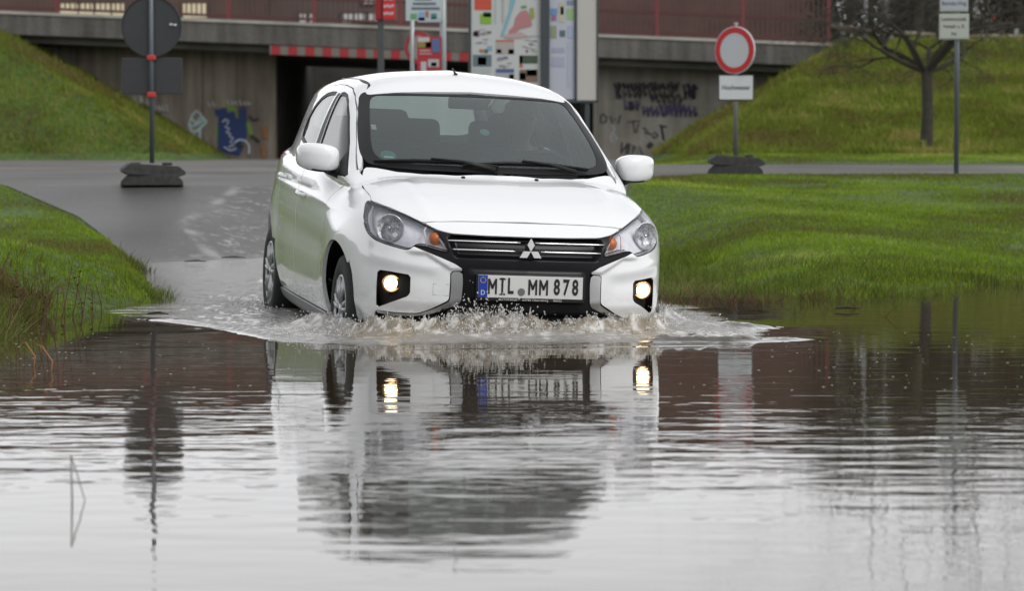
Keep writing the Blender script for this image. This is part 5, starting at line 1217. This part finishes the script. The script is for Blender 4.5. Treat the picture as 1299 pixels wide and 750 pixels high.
def kp(x0,x1,y0,y1,col,par=mbd,proud=.0,nm='print_patch'):
    a=P(x0,y0,D5);b_=P(x1,y1,D5); MB().box(((a[0]+b_[0])/2-x,.017-proud,(a[2]+b_[2])/2-z),(b_[0]-a[0],.004,a[2]-b_[2])).build(nm,colr('print',col),par)
for r_ in ((602,623.5,-12,12,(.45,.06,.03)),(609,623.5,17,30,(.18,.34,.03)),(613,623,15,21,(.03,.06,.04)),(602,608,38,46,(.12,.10,.14)),(618,623,39,42,(.08,.05,.10)),(608,613,62,66,(.35,.12,.05)),(614,619,62,67,(.10,.12,.04)),(618,624,58,64,(.15,.30,.45)),(600,623.5,69,84,(.10,.14,.16)),(606,617,72,82,(.25,.33,.45)),(600,606,40,45,(.06,.05,.05)),(601,622,86,96,(.33,.37,.37)),
           (629,652,50,52.5,(.40,.12,.08)),(629,652,53,68,(.33,.30,.29)),(630,636,62,67,(.35,.14,.09)),(645,652,62,68,(.06,.08,.06)),(631,641,72,75,(.18,.18,.34)),(629,652,87,92,(.06,.09,.22)),(629,652,92,100,(.30,.33,.36)),(646,652,94,101,(.28,.13,.08)),(659,682,70,80,(.04,.07,.04)),(659,663,70,85,(.32,.09,.04)),(659,682,88,104,(.16,.11,.07)),(668,681,88,96,(.38,.22,.06)),(659,667,92,101,(.05,.05,.06)),(667,670,63,66,(.25,.02,.02)),(646,686,45,46,(.25,.25,.25))): kp(*r_)
R8=np.random.default_rng(3)
for k in range(34):
    x0=R8.uniform(600,618) if k%3==0 else (R8.uniform(630,645) if k%3==1 else R8.uniform(660,675)); y0=R8.uniform(32,60) if k%3==0 else (R8.uniform(70,86) if k%3==1 else R8.uniform(48,68)); kp(x0,x0+R8.uniform(3,9),y0,y0+.9,tuple(R8.uniform(.12,.3,3)),proud=.001)
# the map: river, town patches
def kpoly(pts,col,par=mbd,proud=.002):
    q=[P(a,b_,D5) for a,b_ in pts]; MB().poly([(v[0]-x,.0165-proud,v[2]-z) for v in q],-.003,n=(0,1,0)).build('map_patch',colr('map print',col),par)
kpoly([(649,-30),(653,-30),(654,0),(650,12),(645,28),(638,46),(635,46),(640,30),(646,12)],(.16,.34,.42))
kpoly([(660,14),(668,12),(673,22),(675,32),(668,34),(660,36),(652,42),(645,44),(646,38),(652,32),(654,22)],(.36,.16,.17))
kpoly([(640,44),(660,40),(672,46),(655,48),(640,48)],(.38,.28,.27),proud=.003); kpoly([(672,10),(677,9),(678,22),(673,25)],(.25,.26,.05),proud=.003); kpoly([(661,7),(668,6),(668,9),(662,10)],(.10,.26,.08),proud=.003)
kpoly([(637,-10),(640,-10),(639,28),(637,28)],(.32,.36,.32)); kpoly([(628,-10),(629,-10),(629,30),(628,30)],(.34,.38,.38))
for r_ in ((698,707,10,18,(.10,.24,.40)),(699,706,18,26,(.25,.12,.20)),(698,706,32,48,(.22,.25,.16)),(709,716,2,28,(.40,.38,.28)),(711,715,8,18,(.35,.27,.12)),(710,717,38,46,(.07,.12,.12)),(719,728,10,24,(.24,.38,.16)),(719,728,0,6,(.16,.20,.24)),(720,728,32,48,(.30,.34,.46)),(700,716,60,66,(.28,.30,.40)),(700,716,72,84,(.30,.32,.42)),(720,726,52,110,(.34,.37,.44))): kp(*r_,par=nbd)
# ---------------------------------------------------------------- trees left of the frame's top that the water mirrors are left to the sky
# ---------------------------------------------------------------- grass, weeds
def blades(name,label,n_try,region,hfun,wid,cols,seed,dens=None,lean=.5,kind='stuff',cat=None,seg3=True):
    r=np.random.default_rng(seed); x0,x1,y0,y1=region
    # more blades close by: sample distance with density falling off
    yy=y0*(y1/y0)**r.random(n_try); half=.19*yy+.4
    xx=r.uniform(-1,1,n_try)*half; ok=(xx>x0)&(xx<x1); xx=xx[ok];yy=yy[ok]
    z=ground_z(xx,yy); d=dens(xx,yy,z); ok=r.random(len(xx))<d; xx=xx[ok];yy=yy[ok];z=z[ok]; n=len(xx)
    h=hfun(xx,yy,z,r)*r.uniform(.55,1.25,n); w=wid*(yy/20.)**.6*r.uniform(.6,1.3,n); a=r.uniform(0,math.pi,n); la=r.uniform(0,2*math.pi,n); ln=h*lean*r.random(n)
    ux,uy=np.cos(a)*w/2,np.sin(a)*w/2; lx,ly=np.cos(la)*ln,np.sin(la)*ln
    b0=np.c_[xx-ux,yy-uy,z-.01]; b1=np.c_[xx+ux,yy+uy,z-.01]; m0=np.c_[xx-ux*.7+lx*.35,yy-uy*.7+ly*.35,z+h*.6]; m1=np.c_[xx+ux*.7+lx*.35,yy+uy*.7+ly*.35,z+h*.6]; tp=np.c_[xx+lx,yy+ly,z+h]
    V=np.stack([b0,b1,m1,m0,tp],1).reshape(-1,3); k=np.arange(n)*5; Q=np.concatenate([np.c_[k,k+1,k+2],np.c_[k,k+2,k+3],np.c_[k+3,k+2,k+4]])
    pn=.5+.5*vnoise(xx,yy,.9,41); pn2=.5+.5*vnoise(xx,yy,.35,42,2); cc=np.array(cols); pn3=vnoise(xx,yy,2.6,43,3); t=clip(.5+1.15*(pn-.5)+.8*(pn2-.5)+.22*pn3+r.normal(0,.15,n),0,.999)*(len(cc)-1); i0=t.astype(int); f=(t-i0)[:,None]
    C=cc[i0]*(1-f)+cc[minimum(i0+1,len(cc)-1)]*f; C=np.repeat(C,5,0)
    m,nt,b,L=nodes_new(name+' blades'); at=N(nt,'ShaderNodeAttribute',attribute_name='col'); L(at.outputs['Color'],b.inputs['Base Color']); b.inputs['Roughness'].default_value=.65; b.inputs['Specular IOR Level'].default_value=.1
    tr=nt.nodes.new('ShaderNodeBsdfTranslucent'); L(at.outputs['Color'],tr.inputs['Color']); ms=nt.nodes.new('ShaderNodeMixShader'); ms.inputs[0].default_value=.3; o_=nt.nodes['Material Output']; L(b.outputs[0],ms.inputs[1]); L(tr.outputs[0],ms.inputs[2]); L(ms.outputs[0],o_.inputs[0])
    o=bigmesh(name,V,Q,m,{'col':C},smooth=False); tag(o,label,cat,kind=kind); return o
def d_grass(x,y,z):
    on=((x<road_left(y)-.02)|(x>road_right(y)+.05))
    dry=sstep(-.05,.04,z)
    bare=sstep(.24,.40,.5+.5*vnoise(x,y,.8,51))
    return on*dry*(.12+.88*bare)*np.where(y>60,(z>.8),1)*(y<69.8)
GREEN=[(.15,.115,.045),(.125,.165,.022),(.165,.250,.018),(.21,.32,.024),(.34,.38,.09)]
blades('grass','short green grass on the lawns and banks',640000,(-30,30,13,60),lambda x,y,z,r:(.027+.018*vnoise(x,y,.7,52))*(1+.3*sstep(.12,.0,z)),.007,GREEN,1,d_grass,.8)
HILL=[(.17,.12,.055),(.145,.135,.030),(.14,.195,.024),(.19,.24,.034),(.32,.25,.09)]
def d_hill(x,y,z): return ((z>.85)&(((x<-6)&(y>60))|((x>2.8)&(y>48)))).astype(float)*(y<72)
blades('hill_grass','rough grass on the bridge embankments',420000,(-30,30,48,72),lambda x,y,z,r:.07+.10*clip(vnoise(x,y,1.6,81),0,1)+.12*(r.random(len(x))<.04),.012,HILL,2,d_hill,.9)
# taller tufts along the shores, some standing in the water
def d_tuft(x,y,z):
    on=((x<road_left(y)-.0)|(x>road_right(y)-.05)); cl=sstep(.50,.62,.5+.5*vnoise(x,y,1.7,61))
    zone=exp(-((z-.01)/.07)**2); far=sstep(28,24,y)
    return on*zone*cl*far
blades('shore_grass','longer grass tufts and drowned stalks along the water edge',260000,(-6,8,12,28),lambda x,y,z,r:.045+.05*r.random(len(x))+maximum(-z,0),.007,[(.06,.055,.02),(.09,.11,.022),(.12,.18,.022),(.16,.19,.05)],3,d_tuft,1.)
# brown weeds: left bank and right bank beside the car
def d_weed(x,y,z):
    l=(x<-2.15)*(x<np.interp(y,[12,15,17,19,22],[-2.35,-2.45,-2.55,-2.9,-3.4]))*sstep(12.2,13.2,y)*sstep(19.5,15.5,y+.8*vnoise(x,y,1.1,75))*sstep(.47,.60,.5+.5*vnoise(x,y,2.2,71))*(1-.75*sstep(.12,.25,z))
    r_=(x>.85)*(x<2.6)*sstep(17.6,18.2,y)*sstep(22.5,19.8,y)*sstep(.50,.62,.5+.5*vnoise(x,y,2.0,72))*sstep(3.0,1.6,x)
    return maximum(l,r_*.3)
blades('brown_weeds','brown and dark green dead weeds on the banks',330000,(-6,4,12,23),lambda x,y,z,r:(.04+.09*r.random(len(x))**2)*np.where(x<0,1.25,.75)+maximum(-z,0),.010,[(.10,.055,.035),(.13,.085,.04),(.11,.12,.03),(.13,.18,.03),(.22,.18,.09)],4,d_weed,1.1)
# leafy stalks at the left bank
def stalk(name,loc,h,label,seed,m_leaf,n=16,grp='tall dead weeds on the left bank',tilt=(0,0)):
    r=random.Random(seed); E_=empty(name,loc); tag(E_,label,'weed',grp); tp=Vector((tilt[0]*h,tilt[1]*h,h))
    MB().tube([(0,0,-.05),tp*.5+Vector((.01,0,0)),tp],[.004,.003,.0015],5).build('stem',mat('dead stem',(.10,.045,.025),.8),E_)
    b=MB()
    for k in range(n):
        q=tp*(.2+.8*k/n); a=r.uniform(0,6.28); L_=r.uniform(.012,.028); dv=Vector((math.cos(a),math.sin(a),r.uniform(-.2,.6)))*L_; w=Vector((-dv.y,dv.x,0))*.35
        b.add([q,q+dv*.5+w,q+dv,q+dv*.5-w],[(0,1,2,3)])
    b.build('leaves',m_leaf,E_)
M_lf=[mat('dead leaf',(.09,.035,.022),.8),mat('dull leaf',(.07,.06,.02),.8)]
rs=random.Random(5); names_=['tallest reddish stalk','dark leaning stalk','thin stalk with curled leaves','short brown stalk','bushy stalk','bare tipped stalk']
k=0
for px,dy,h in ((12,15.6,.36),(32,15.9,.40),(48,15.2,.34),(70,16.3,.38),(62,15.0,.30),(85,16.8,.30),(105,17.0,.26),(20,14.6,.32),(40,14.3,.30),(5,14.9,.30),(95,16.0,.26),(128,17.3,.20),(78,15.5,.27),(55,16.6,.33),(25,16.4,.30),(112,16.5,.22)):
    xx=P(px,0,dy)[0]; stalk('dead_weed',(xx,dy,max(float(ground_z(xx,dy)),-.05)),h,'brown dead weed stalk standing in the tangle on the left bank',100+k,M_lf[k%2],tilt=(rs.uniform(-.25,.25),0)); k+=1
# bent reed standing in the water, near left
rd_=7.9; M_reed=mat('dry reed',(.10,.085,.06),.7)
base=P(92,637,rd_); q1=P(90,578,rd_); q2=P(109,640,rd_)
RE=MB().tube([(base[0],rd_,-.05),(base[0]-.002,rd_,.05),(q1[0],rd_,q1[2])],[.0024,.0022,.0018],6).tube([(q1[0],rd_,q1[2]),((q1[0]+q2[0])/2,rd_,(q1[2]+q2[2])/2+.004),(q2[0],rd_,q2[2])],[.0018,.0016,.0012],6).build('bent_reed',M_reed,None,smooth=True); tag(RE,'thin bent dry reed standing in the water at lower left','reed')
for i,(px,py,d) in enumerate(((60,470,12.6),(38,478,12.9))):
    b0=P(px,0,d); o=MB().tube([(b0[0],d,-.05),(b0[0]+.01,d,.04),(b0[0]-.03,d,.10),(b0[0]-.06,d+.02,.11-.02*i)],[.004,.004,.003,.001],6).build('orange_blade',mat('dead orange blade',(.30,.13,.05),.7),None,smooth=True); tag(o,('dead orange grass blade arching over the water' if i==0 else 'shorter dead orange blade further left in the water'),'grass blade')
# loose debris floating on the shallow edge of the road
for i,(px,py,s_) in enumerate(((248,334,.09),(296,329,.10),(200,402,.06),(1075,395,.07))):
    d=3518/(py-192); p=P(px,py,d); b=MB(); b.tube([(-s_,0,.006),(0,.01,.012),(s_,-.01,.006)],[.004,.008,.003],5); b.tube([(0,0,.01),(s_*.3,.02,.02)],[.004,.002],4)
    o=b.build('twig',M_bark,None,smooth=True); o.location=(p[0],d,.01 if py>333 else max(.01,float(ground_z(p[0],d))+.02)); tag(o,['small dark twig on the wet road edge','dark stick lying at the end of the pale road mark','small twig floating by the left bank','twig floating off the right bank'][i],'twig')

# ---------------------------------------------------------------- unseen wood added at the photographer's back to darken what the car's front mirrors
def wood(name,label,x0,x1,yb,h,n,seed,along='x'):
    r=np.random.default_rng(seed); t=r.uniform(x0,x1,n); top=h*(.75+.35*vnoise(t,t*0+seed,.13,seed,4)); zz=top*r.random(n)**.8; dd=r.normal(0,1.6,n)
    c=np.c_[t,yb+dd,zz] if along=='x' else np.c_[yb+dd,t,zz]; A=r.normal(0,1,(n,3)); A/=np.linalg.norm(A,axis=1)[:,None]; B=np.cross(A,r.normal(0,1,(n,3))); B/=np.linalg.norm(B,axis=1)[:,None]; s_=r.uniform(.35,.9,(n,1))
    V=np.stack([c-A*s_*.5,c+B*s_*.35,c+A*s_*.5,c-B*s_*.35],1).reshape(-1,3)
    o=bigmesh(name,V,np.arange(4*n).reshape(-1,4),M_ever,smooth=False); tag(o,label,None,kind='stuff')
wood('unseen_wood','dark wood behind the photographer',-60,60,-38,9,26000,5)

wood('side_wood','dark trees far to the left of the road',-20,26,-46,9,12000,8,'y')
